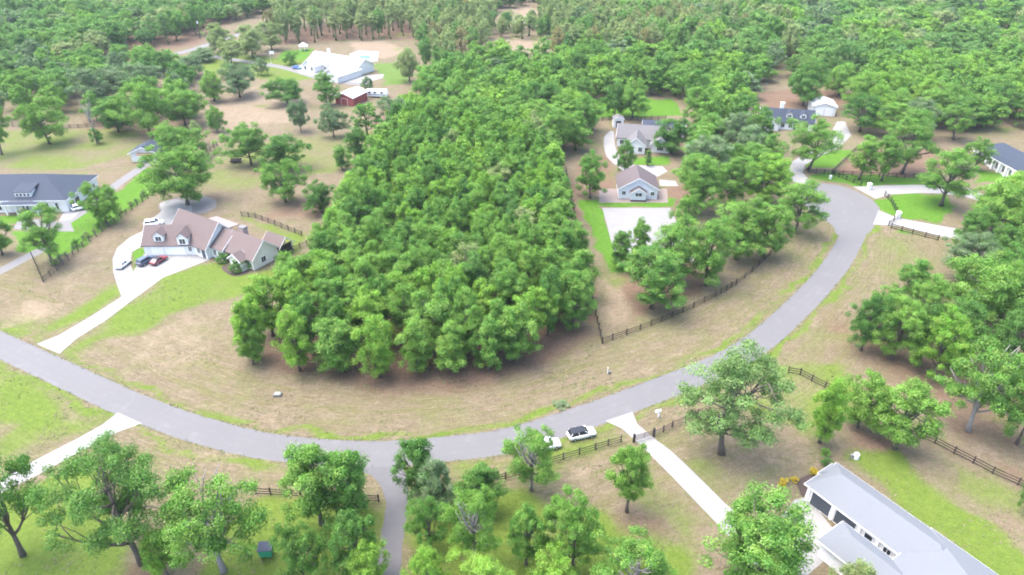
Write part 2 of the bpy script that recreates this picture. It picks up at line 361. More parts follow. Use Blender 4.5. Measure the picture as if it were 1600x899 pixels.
# swales beside the road and gentle unevenness, flat where anything stands
PZ = 0.0 * PX
me.vertices.foreach_set('co', np.column_stack([PX, PY, PZ]).ravel())
ii, jj = np.meshgrid(np.arange(nx - 1), np.arange(ny - 1)); b0 = (jj * nx + ii).ravel()
quads = np.column_stack([b0, b0 + 1, b0 + nx + 1, b0 + nx])
me.loops.add(quads.size); me.loops.foreach_set('vertex_index', quads.ravel())
me.polygons.add(len(quads)); me.polygons.foreach_set('loop_start', np.arange(0, quads.size, 4))
me.update(calc_edges=True)
best = np.full(len(PX), 1e9); arc = np.zeros(len(PX)); acc = 0.0
for (x0, y0), (x1, y1) in zip(rc, rc[1:]):
    dx, dy = x1 - x0, y1 - y0; L2 = dx * dx + dy * dy; tq = np.clip(((PX - x0) * dx + (PY - y0) * dy) / L2, 0, 1); d_ = np.hypot(PX - x0 - tq * dx, PY - y0 - tq * dy)
    k_ = d_ < best; best = np.where(k_, d_, best); arc = np.where(k_, acc + tq * math.sqrt(L2), arc); acc += math.sqrt(L2)
ra_ = me.attributes.new('roadside', 'FLOAT_VECTOR', 'POINT'); ra_.data.foreach_set('vector', np.column_stack([arc, best, 0 * arc]).ravel())
ca = me.color_attributes.new('cover', 'FLOAT_COLOR', 'POINT')
ca.data.foreach_set('color', np.column_stack([np.clip(lush, 0, 1), np.clip(lawn, 0, 1), np.clip(litter, 0, 1), np.clip(sand, 0, 1)]).ravel())
def ground_mat():
    m = bpy.data.materials.new('ground'); t, b, _ = nodes_of(m)
    tc = N(t, 'ShaderNodeTexCoord'); P = tc.outputs['Object']
    at = N(t, 'ShaderNodeAttribute'); at.attribute_name = 'cover'
    sc = N(t, 'ShaderNodeSeparateColor'); t.links.new(at.outputs['Color'], sc.inputs[0])
    big = noise(t, P, 0.05, 6, 0.65); mid = noise(t, P, 0.33, 6, 0.7, 0.6); fin = noise(t, P, 1.7, 5, 0.75); tuft = noise(t, P, 4.5, 3, 0.7)
    mp = N(t, 'ShaderNodeMapping'); t.links.new(P, mp.inputs[0]); mp.inputs['Scale'].default_value = (0.25, 1.6, 1); mp.inputs['Rotation'].default_value = (0, 0, 0.15)
    streak = noise(t, mp.outputs[0], 0.9, 5, 0.7, 0.4)
    ar = N(t, 'ShaderNodeAttribute'); ar.attribute_name = 'roadside'
    mr_ = N(t, 'ShaderNodeMapping'); t.links.new(ar.outputs['Vector'], mr_.inputs[0]); mr_.inputs['Scale'].default_value = (0.09, 1.0, 1)
    mow = noise(t, mr_.outputs[0], 0.55, 6, 0.72, 0.3); mow2 = noise(t, mr_.outputs[0], 1.9, 4, 0.7, 0.2)
    sr = N(t, 'ShaderNodeSeparateXYZ'); t.links.new(ar.outputs['Vector'], sr.inputs[0])
    near = N(t, 'ShaderNodeMapRange'); t.links.new(sr.outputs[1], near.inputs[0]); near.inputs[1].default_value = 16; near.inputs[2].default_value = 30; near.inputs[3].default_value = 1; near.inputs[4].default_value = 0
    def gate(x):
        q = N(t, 'ShaderNodeMath', operation='MULTIPLY'); t.links.new(x, q.inputs[0]); t.links.new(near.outputs[0], q.inputs[1]); return q.outputs[0]
    def shift(base, nz, amt):
        a = N(t, 'ShaderNodeMath', operation='SUBTRACT'); t.links.new(nz, a.inputs[0]); a.inputs[1].default_value = 0.5
        c = N(t, 'ShaderNodeMath', operation='MULTIPLY_ADD'); t.links.new(a.outputs[0], c.inputs[0]); c.inputs[1].default_value = amt; t.links.new(base, c.inputs[2]); c.use_clamp = True
        return c.outputs[0]
    c = mixc(t, ramp(t, mid, 0.3, 0.7), (0.215, 0.172, 0.13), (0.265, 0.222, 0.168))
    c = mixc(t, ramp(t, streak, 0.45, 0.75), c, (0.185, 0.17, 0.09))
    c = mixc(t, ramp(t, big, 0.5, 0.75), c, (0.265, 0.21, 0.16))
    olive = noise(t, P, 0.11, 6, 0.72, 0.5)
    c = mixc(t, ramp(t, olive, 0.46, 0.66), c, (0.205, 0.20, 0.11))
    c = mixc(t, gate(ramp(t, mow, 0.47, 0.62)), c, (0.20, 0.19, 0.10)); c = mixc(t, gate(ramp(t, mow2, 0.55, 0.7)), c, (0.30, 0.245, 0.185))
    sandc = mixc(t, mid, (0.29, 0.23, 0.175), (0.36, 0.295, 0.23))
    c = mixc(t, ramp(t, shift(at.outputs['Alpha'], mid, 0.9), 0.25, 0.8), c, sandc)
    litc = mixc(t, mid, (0.19, 0.125, 0.095), (0.265, 0.185, 0.143)); litc = mixc(t, ramp(t, streak, 0.5, 0.8), litc, (0.19, 0.15, 0.10))
    c = mixc(t, ramp(t, shift(sc.outputs[2], fin, 0.8), 0.2, 0.8), c, litc)
    gr = mixc(t, mid, (0.12, 0.205, 0.034), (0.19, 0.265, 0.052)); gr = mixc(t, ramp(t, fin, 0.5, 0.85), gr, (0.22, 0.215, 0.09))
    c = mixc(t, ramp(t, shift(sc.outputs[1], fin, 0.9), 0.2, 0.85), c, gr)
    lu = mixc(t, mid, (0.088, 0.225, 0.022), (0.135, 0.285, 0.034))
    c = mixc(t, ramp(t, shift(sc.outputs[0], fin, 0.5), 0.25, 0.7), c, lu)
    c2 = mixc(t, ramp(t, tuft, 0.35, 0.75), (0.74, 0.74, 0.7), (1.22, 1.22, 1.18)); c = mixc(t, 0.75, c, c2, 'MULTIPLY')
    clod = noise(t, P, 1.15, 4, 0.85, 0.5); clod2 = noise(t, mr_.outputs[0], 3.2, 4, 0.8, 0.3); c2 = mixc(t, ramp(t, clod, 0.33, 0.68), (0.82, 0.83, 0.8), (1.15, 1.14, 1.13)); c = mixc(t, 0.9, c, c2, 'MULTIPLY')
    c2 = mixc(t, ramp(t, clod2, 0.35, 0.66), (0.85, 0.86, 0.82), (1.14, 1.13, 1.13)); c = mixc(t, near.outputs[0], c, mixc(t, 0.9, c, c2, 'MULTIPLY')); c = mixc(t, 1.0, c, (0.60, 0.587, 0.568), 'MULTIPLY')
    t.links.new(c, b.inputs['Base Color']); b.inputs['Roughness'].default_value = 0.95; b.inputs['Specular IOR Level'].default_value = 0.1
    bp = N(t, 'ShaderNodeBump'); bp.inputs['Strength'].default_value = 0.5; bp.inputs['Distance'].default_value = 0.25
    ad = N(t, 'ShaderNodeMath', operation='ADD'); t.links.new(fin, ad.inputs[0]); t.links.new(tuft, ad.inputs[1]); t.links.new(ad.outputs[0], bp.inputs['Height']); t.links.new(bp.outputs[0], b.inputs['Normal'])
    return m
me.materials.append(ground_mat())
tag(link('ground', me), None, None, kind='structure')

# ------------------------------------------------------------------ road and paved surfaces
def ribbon(name, px, width, mat, z, n=8, label=None):
    """width: metres, or a list of one per point"""
    g = GP(px); wd = width if isinstance(width, (list, tuple)) else [width] * len(g)
    pts = smooth([(a[0], a[1], b) for a, b in zip(g, wd)], n)
    v, f, uvs = [], [], []; L = 0
    K = 4
    for i, (x, y, wv) in enumerate(pts):
        a = pts[max(i - 1, 0)]; c = pts[min(i + 1, len(pts) - 1)]; dx, dy = c[0] - a[0], c[1] - a[1]; l = math.hypot(dx, dy); nx_, ny_ = -dy / l, dx / l
        if i: L += math.hypot(x - pts[i - 1][0], y - pts[i - 1][1])
        for k in range(K + 1):
            q = (0.5 - k / K) * wv
            if k in (0, K): q += math.sin(L * 1.7 + k) * 0.05 + math.sin(L * 4.1 + 2 * k) * 0.04
            v.append((x + nx_ * q, y + ny_ * q, z)); uvs.append((k / K, L / 6))
        if i:
            o = (i - 1) * (K + 1)
            for k in range(K): f.append((o + k, o + k + 1, o + K + 2 + k, o + K + 1 + k))
    me = mesh_of(name, v, [tuple(reversed(q)) for q in f], mat)
    uv = me.uv_layers.new(name='UVMap')
    for lp in me.loops: uv.data[lp.index].uv = uvs[lp.vertex_index]
    if me.polygons[0].normal.z < 0: me.flip_normals()
    return tag(link(name, me), label, None, kind='structure')
def sheet(name, px, mat, z, smooth_n=0, ground_pts=None):
    g = ground_pts or GP(px)
    if smooth_n: g = smooth(g, smooth_n, True)
    me = mesh_of(name, [(x, y, z) for x, y in g], [tuple(range(len(g)))], mat)
    if me.polygons[0].normal.z < 0: me.flip_normals()
    return tag(link(name, me), None, None, kind='structure')
ROAD_W = 5.7
ribbon('road', ROAD_PX, ROAD_W, ASPH, 0.012, 10)
sheet('turning_circle', [(1262, 287.5), (1300, 288), (1330, 296), (1355, 308), (1370, 320), (1375, 332), (1368, 348), (1358, 364), (1330, 372), (1308, 367), (1303, 356), (1292, 346), (1274, 336), (1258, 320), (1250, 300)], ASPH, 0.017, 6)
ribbon('side_drive', [(597, 716), (606, 735), (617, 760), (621, 785), (617, 815), (611, 850), (607, 890), (604, 935)], [11.0, 5.2, 3.9, 3.4, 3.2, 3.2, 3.3, 3.3], plain('worn_asphalt', (0.09, 0.089, 0.094), 0.9, var=0.2, scale=0.5), 0.008)
# concrete drives
sheet('driveway', [(57, 538), (92, 524), (140, 496), (190, 464), (184, 448), (177, 425), (176, 405), (183, 388), (203, 371), (226, 360), (226, 383), (206, 394), (203, 410), (208, 426), (222, 401), (227, 396), (300, 396), (331, 402), (328, 406), (255, 434), (210, 467), (165, 501), (120, 529), (93, 553)], CONC, 0.024)
sheet('driveway', [(226, 361), (234, 345), (252, 330), (250, 318), (275, 312), (300, 322), (290, 345), (262, 352), (240, 365)], CONC, 0.02, 4)
sheet('gravel_circle', [(248, 322), (275, 310), (310, 306), (335, 312), (336, 325), (315, 334), (285, 336), (262, 336)], GRAVEL, 0.008, 5)
sheet('driveway', [(184, 645), (160, 664), (120, 686), (50, 722), (-20, 757), (-60, 776), (-60, 800), (0, 771), (60, 742), (130, 703), (185, 675), (222, 662)], CONC, 0.02)
sheet('driveway', [(946, 658), (972, 670), (1000, 695), (1050, 745), (1085, 782), (1120, 818), (1175, 880), (1260, 900), (1320, 850), (1262, 776), (1240, 782), (1200, 840), (1133, 787), (1090, 744), (1050, 706), (1017, 681), (996, 663), (988, 644)], CONC, 0.02)
sheet('driveway', [(1333, 292), (1380, 290), (1430, 289), (1478, 290), (1520, 297), (1540, 306), (1530, 314), (1508, 308), (1475, 303), (1440, 302), (1392, 304), (1368, 311)], CONC, 0.024)
sheet('driveway', [(1373, 329), (1400, 340), (1430, 346), (1475, 354), (1520, 362), (1520, 378), (1465, 369), (1440, 362), (1400, 353), (1364, 351)], CONC, 0.024)
sheet('driveway', [(1262, 289), (1234, 283), (1232, 265), (1238, 252), (1256, 243), (1285, 228), (1300, 205), (1308, 190), (1320, 190), (1330, 212), (1310, 232), (1276, 247), (1258, 258), (1254, 270), (1270, 287)], CONC, 0.024)
sheet('riding_arena', None, plain('arena_sand', (0.175, 0.174, 0.176), 0.9, var=0.1, scale=0.5), 0.02, 0, [(25, 172.8), (43.8, 172.8), (43.8, 142.5), (25, 147.5)])
sheet('yard_slab', [(984, 258), (1035, 260), (1043, 268), (1028, 276), (982, 274)], CONC, 0.02)
sheet('yard_slab', [(1030, 281), (1055, 283), (1060, 291), (1031, 291)], CONC, 0.02)
sheet('yard_slab', [(936, 295), (1042, 295), (1044, 317), (936, 317)], plain('stable_apron', (0.17, 0.14, 0.128), 0.9, var=0.1), 0.008)
sheet('driveway', [(944, 215), (958, 205), (962, 232), (975, 258), (985, 272), (972, 266), (955, 252), (946, 240)], CONC, 0.02, 4)
ribbon('side_lane', [(-40, 441), (0, 424), (50, 398), (78, 385)], 3.2, CONC_G, 0.012)
sheet('yard_slab', [(20, 358), (28, 345), (58, 343), (110, 348), (116, 362), (60, 362)], CONC_G, 0.016)
ribbon('side_lane', [(96, 352), (130, 330), (160, 308), (185, 287), (214, 267), (236, 252)], 3.3, CONC_G, 0.012)
sheet('yard_slab', [(98, 334), (128, 313), (138, 318), (112, 343), (92, 346)], CONC, 0.022)
ribbon('far_lane', [(222, 95), (260, 88), (300, 78), (325, 70), (380, 52), (430, 38)], 5.0, CONC_G, 0.012)
ribbon('far_lane', [(330, 88), (380, 96), (440, 105), (500, 122), (545, 130), (580, 131)], 4.5, CONC_G, 0.014)
sheet('yard_slab', [(455, 103), (480, 100), (530, 116), (560, 120), (575, 118), (600, 116), (598, 122), (570, 130), (540, 128), (505, 122), (470, 115)], CONC, 0.022)
sheet('pool_deck', [(545, 85), (560, 79), (592, 81), (590, 96), (555, 97)], CONC, 0.02)
sheet('pool_water', [(562, 88), (577, 87), (578, 92), (561, 93)], plain('pool_blue', (0.12, 0.42, 0.5), 0.1), 0.04)
sheet('yard_slab', [(782, 30), (834, 28), (838, 36), (790, 38)], CONC, 0.02)
sheet('mulch_bed', [(1243, 752), (1262, 742), (1290, 735), (1262, 765), (1268, 785), (1252, 775)], MULCH, 0.02)
sheet('mulch_bed', [(345, 418), (370, 412), (390, 425), (365, 432)], MULCH, 0.014, 3)

# ------------------------------------------------------------------ tree builder
def unit(v): return v / np.maximum(np.linalg.norm(v, axis=-1, keepdims=True), 1e-9)
def leaf_mesh(name, centres, radii, per, leaf, rng, squash=0.8, up=0.45):
    n = len(centres) * per
    c = np.repeat(centres, per, 0); r = np.repeat(radii, per)
    d = unit(rng.normal(size=(n, 3))); d[:, 2] = np.where(rng.rand(n) < 0.35, np.abs(d[:, 2]), d[:, 2])
    pos = c + d * (r * np.where(rng.rand(n) < 0.16, 1.0 + 0.55 * rng.rand(n), 0.3 + 0.7 * rng.rand(n) ** 0.5))[:, None] * np.array([1, 1, squash])
    nr = unit(d * 0.8 + np.array([0, 0, up]) + rng.normal(size=(n, 3)) * 0.55)
    a = unit(np.cross(nr, rng.normal(size=(n, 3)))); b = np.cross(nr, a)
    s = leaf * (0.65 + 0.7 * rng.rand(n)); a = a * s[:, None]; b = b * (s * 0.62)[:, None]
    v = np.stack([pos - a * 0.5, pos + b * 0.5 - a * 0.05, pos + a * 0.5, pos - b * 0.5 - a * 0.05], 1).reshape(-1, 3)
    me = bpy.data.meshes.new(name); me.vertices.add(4 * n); me.vertices.foreach_set('co', v.ravel())
    me.loops.add(4 * n); me.loops.foreach_set('vertex_index', np.arange(4 * n))
    me.polygons.add(n); me.polygons.foreach_set('loop_start', np.arange(0, 4 * n, 4)); me.update(calc_edges=True)
    va = np.repeat(np.repeat(rng.rand(len(centres)) * 0.6, per) + rng.rand(n) * 0.4, 4)
    at = me.attributes.new('leafvar', 'FLOAT', 'POINT'); at.data.foreach_set('value', va)
    me.materials.append(LEAF['green']); return me
def limb(mb, p0, p1, r0, r1, rng, sag=0.12, n=4, sides=5):
    p0, p1 = np.array(p0), np.array(p1); L = np.linalg.norm(p1 - p0); k = rng.normal(size=3) * L * sag * 0.5; k[2] -= 0.15 * L
    pts, rad = [], []
    for i in range(n + 1):
        t = i / n; pts.append(p0 + (p1 - p0) * t + k * (4 * t * (1 - t)) * 0.5); rad.append(r0 + (r1 - r0) * t)
    mb.tube(pts, rad, sides); return pts
PROTO = {}
def proto(kind, seed, h, w, cb, lobes, clumps, per, leaf, cr, lobe_r=0.42, top=0.0, open_=0, lean=(0, 0), flat=0.8, bare=0, gaps=0.1, store=None):
    """h, w crown width, cb height of the crown's underside; cr clump radius"""
    rng = np.random.RandomState(seed); rx, rz, cz = w / 2, (h - cb) / 2, (h + cb) / 2
    ox, oy = lean
    L, LR = [], []
    for i in range(lobes):
        t = (i + 0.5) / lobes; z = 1 - 2 * t * 0.97; z += rng.uniform(-0.12, 0.12); z = max(-0.95, min(0.98, z))
        ph = i * 2.39996 + rng.uniform(-0.5, 0.5); q = math.sqrt(max(0, 1 - z * z))
        wz = 1.0 - top * max(0, z)
        f = rng.uniform(0.38, 0.88)
        L.append((ox * (0.5 + 0.5 * z) + math.cos(ph) * q * rx * f * wz, oy * (0.5 + 0.5 * z) + math.sin(ph) * q * rx * f * wz, cz + z * rz * 0.74)); LR.append(rx * lobe_r * rng.uniform(0.55, 1.3))
    C, R = [], []
    for (lx, ly, lz), lr in zip(L, LR):
        for k in range(clumps):
            d = rng.normal(size=3); d /= np.linalg.norm(d); d[2] = abs(d[2]) * 0.9 - 0.25 if rng.rand() < 0.5 else d[2]
            C.append((lx + d[0] * lr, ly + d[1] * lr, max(cb * 0.9, lz + d[2] * lr * flat))); R.append(cr * rng.uniform(0.7, 1.3))
    C = np.array(C); R = np.array(R)
    ph = np.arctan2(C[:, 1] - oy * 0.5, C[:, 0] - ox * 0.5); p1, p2, p3 = rng.uniform(0, 6.28, 3); zz = C[:, 2] / h
    kk = 1 + 0.2 * np.sin(2 * ph + p1 + 2 * zz) + 0.15 * np.sin(3 * ph + p2 + 5 * zz); C[:, 0] *= kk; C[:, 1] *= kk; C[:, 2] += 0.05 * h * np.sin(2 * ph + p3)
    C[:, 2] = np.maximum(C[:, 2], cb * 0.8)
    keep_ = rng.rand(len(C)) > gaps; keep_[::clumps] = True
    crown = leaf_mesh('crown', C[keep_], R[keep_], per, leaf, rng, 0.75)
    mb = MB(); r0 = 0.016 * h + 0.05 + 0.006 * w
    zt = cb + (h - cb) * 0.55
    tp = []; kx, ky = rng.normal(size=2) * 0.025 * h
    for i in range(7):
        t = i / 6; z = zt * t; tp.append((kx * math.sin(t * 2.5) + ox * max(0, (z - cb * 0.3) / h) * 0.8, ky * math.sin(t * 3) + oy * max(0, (z - cb * 0.3) / h) * 0.8, z))
    mb.tube(tp, [r0 * 1.35] + [r0 * (1 - 0.11 * i) for i in range(1, 7)], 8)
    for i, l in enumerate(L):
        st = tp[min(6, 3 + i % 4)] if l[2] > cz else tp[2 + i % 3]
        e = limb(mb, st, l, r0 * 0.5, r0 * 0.14, rng)
        for k in range(2 + open_):
            c = C[i * clumps + rng.randint(clumps)]; limb(mb, e[2 + k % 3], c, r0 * 0.18, 0.03, rng, n=2, sides=4)
    for k in range(bare):
        a = rng.uniform(0, 6.28); zb = rng.uniform(0.45, 0.7) * h; e = (math.cos(a) * rx * rng.uniform(0.4, 0.85), math.sin(a) * rx * rng.uniform(0.4, 0.85), h * rng.uniform(0.72, 0.95))
        pp = limb(mb, tp[4], e, r0 * 0.45, 0.04, rng, sag=0.3, n=5)
        for q in range(5):
            s = pp[1 + q % 4]; limb(mb, s, np.array(s) + rng.normal(size=3) * w * 0.11 + np.array([0, 0, w * 0.08]), r0 * 0.25, 0.03, rng, n=3, sides=4)
    tr = mb.me('trunk', BARK, True)
    q = C[keep_]; off = q[:, :2] - (q[:, :2].mean(0) if ox else 0)
    w0 = 2 * (np.percentile(np.hypot(off[:, 0], off[:, 1]), 94) + cr * 0.6); h0 = q[:, 2].max() + cr * 0.55       # the size it really has
    (PROTO if store is None else store).setdefault(kind, []).append((tr, crown, h0, w0))
for i in range(6): proto('slim', 10 + i, 13.5, 7.4, 2.2, 14, 10, 185, 0.235, 0.74, 0.36, top=0.0, flat=0.85, gaps=0.06)
for i in range(4): proto('slimlow', 30 + i, 12, 6.8, 0.4, 16, 10, 170, 0.235, 0.72, 0.36, top=0.15, flat=0.95, gaps=0.06)
for i in range(4): proto('oak', 40 + i, 12, 13, 1.7, 18, 11, 200, 0.28, 0.95, 0.32, flat=0.9, gaps=0.15)
for i in range(3): proto('round', 50 + i, 10, 9, 0.6, 14, 10, 190, 0.24, 0.8, 0.36, top=0.2, flat=0.95, gaps=0.15)
for i in range(4): proto('open', 60 + i, 15, 11, 2.4, 17, 9, 240, 0.22, 0.86, 0.28, open_=2, flat=0.85, gaps=0.12)
for i in range(3): proto('dense', 70 + i, 14, 11, 1.1, 19, 11, 225, 0.225, 0.78, 0.30, open_=1, top=0.25, flat=1.0, gaps=0.15)
for i in range(3): proto('pine', 80 + i, 19, 6.5, 5.5, 13, 8, 120, 0.26, 0.62, 0.34, top=0.5, flat=0.9, gaps=0.25)
for i in range(2): proto('pale', 90 + i, 14, 10, 2.0, 16, 9, 230, 0.225, 0.84, 0.30, bare=4, flat=0.9, gaps=0.15)
proto('leaner', 100, 18, 15.5, 6.0, 20, 10, 270, 0.22, 1.0, 0.24, open_=2, lean=(-1.6, 1.0), flat=0.75, gaps=0.14)
for i in range(2): proto('shrub', 110 + i, 2.4, 2.8, 0.2, 7, 7, 70, 0.16, 0.4, 0.4)
proto('cone', 120, 6, 2.6, 0.3, 9, 7, 80, 0.2, 0.42, 0.3, top=0.8)
COARSE = {}                                              # the same kinds, larger leaves, for the mass of far woodland
for i in range(2):
    proto('slim', 210 + i, 13.5, 7.4, 2.2, 13, 9, 60, 0.42, 0.78, 0.38, top=0.0, flat=0.85, store=COARSE); proto('slimlow', 220 + i, 13, 6.4, 0.5, 12, 8, 60, 0.42, 0.75, 0.36, top=0.4, flat=1.0, store=COARSE)
    proto('oak', 230 + i, 12, 13, 1.7, 16, 10, 60, 0.55, 1.0, 0.32, flat=0.9, store=COARSE); proto('round', 240 + i, 10, 9, 0.6, 13, 9, 60, 0.45, 0.85, 0.36, top=0.2, store=COARSE); proto('open', 250 + i, 15, 11, 2.6, 14, 8, 65, 0.45, 0.8, 0.28, store=COARSE, gaps=0.2)
    proto('dense', 260 + i, 14, 11, 1.1, 16, 10, 60, 0.45, 0.85, 0.32, top=0.25, store=COARSE); proto('pine', 270 + i, 19, 6.5, 5.5, 12, 7, 45, 0.42, 0.66, 0.34, top=0.5, store=COARSE, gaps=0.25)
def tree(kind, x, y, h, w_, tone, label, rng, group=None, name=None, cat='tree', pale=False, var=None):
    tr, cr, h0, w0 = PROTO[kind][rng.randrange(len(PROTO[kind])) if var is None else var]
    root = thing(name or {'pine': 'pine_tree', 'oak': 'oak_tree', 'shrub': 'shrub'}.get(kind, 'tree'), label, cat, (x, y, 0), 0, group)
    rz = 0.0 if kind == 'leaner' else rng.uniform(0, 6.28)
    sc = (w_ / w0 * rng.uniform(0.95, 1.05), w_ / w0 * rng.uniform(0.95, 1.05), h / h0)
    t = link('trunk', tr, root, (0, 0, 0), rz, sc); c = link('crown', cr, root, (0, 0, 0), rz, sc)
    c.material_slots[0].link = 'OBJECT'; c.material_slots[0].material = LEAF[tone]
    if pale or kind == 'pale': t.material_slots[0].link = 'OBJECT'; t.material_slots[0].material = BARK_PALE
    return root
RT = random.Random(11)
def at_px(bx, by, top, wpx, kind, tone, label, group=None, k=0.92, **kw):
    X, Y = G(bx, by); h = tall(bx, by, top) * k; wm = wpx / (FPX / zc_of(Y, 0.6 * h))
    tree(kind, X, Y, h, wm, tone, label, RT, group, **kw); HAND.append((X, Y, wm))
HAND = []
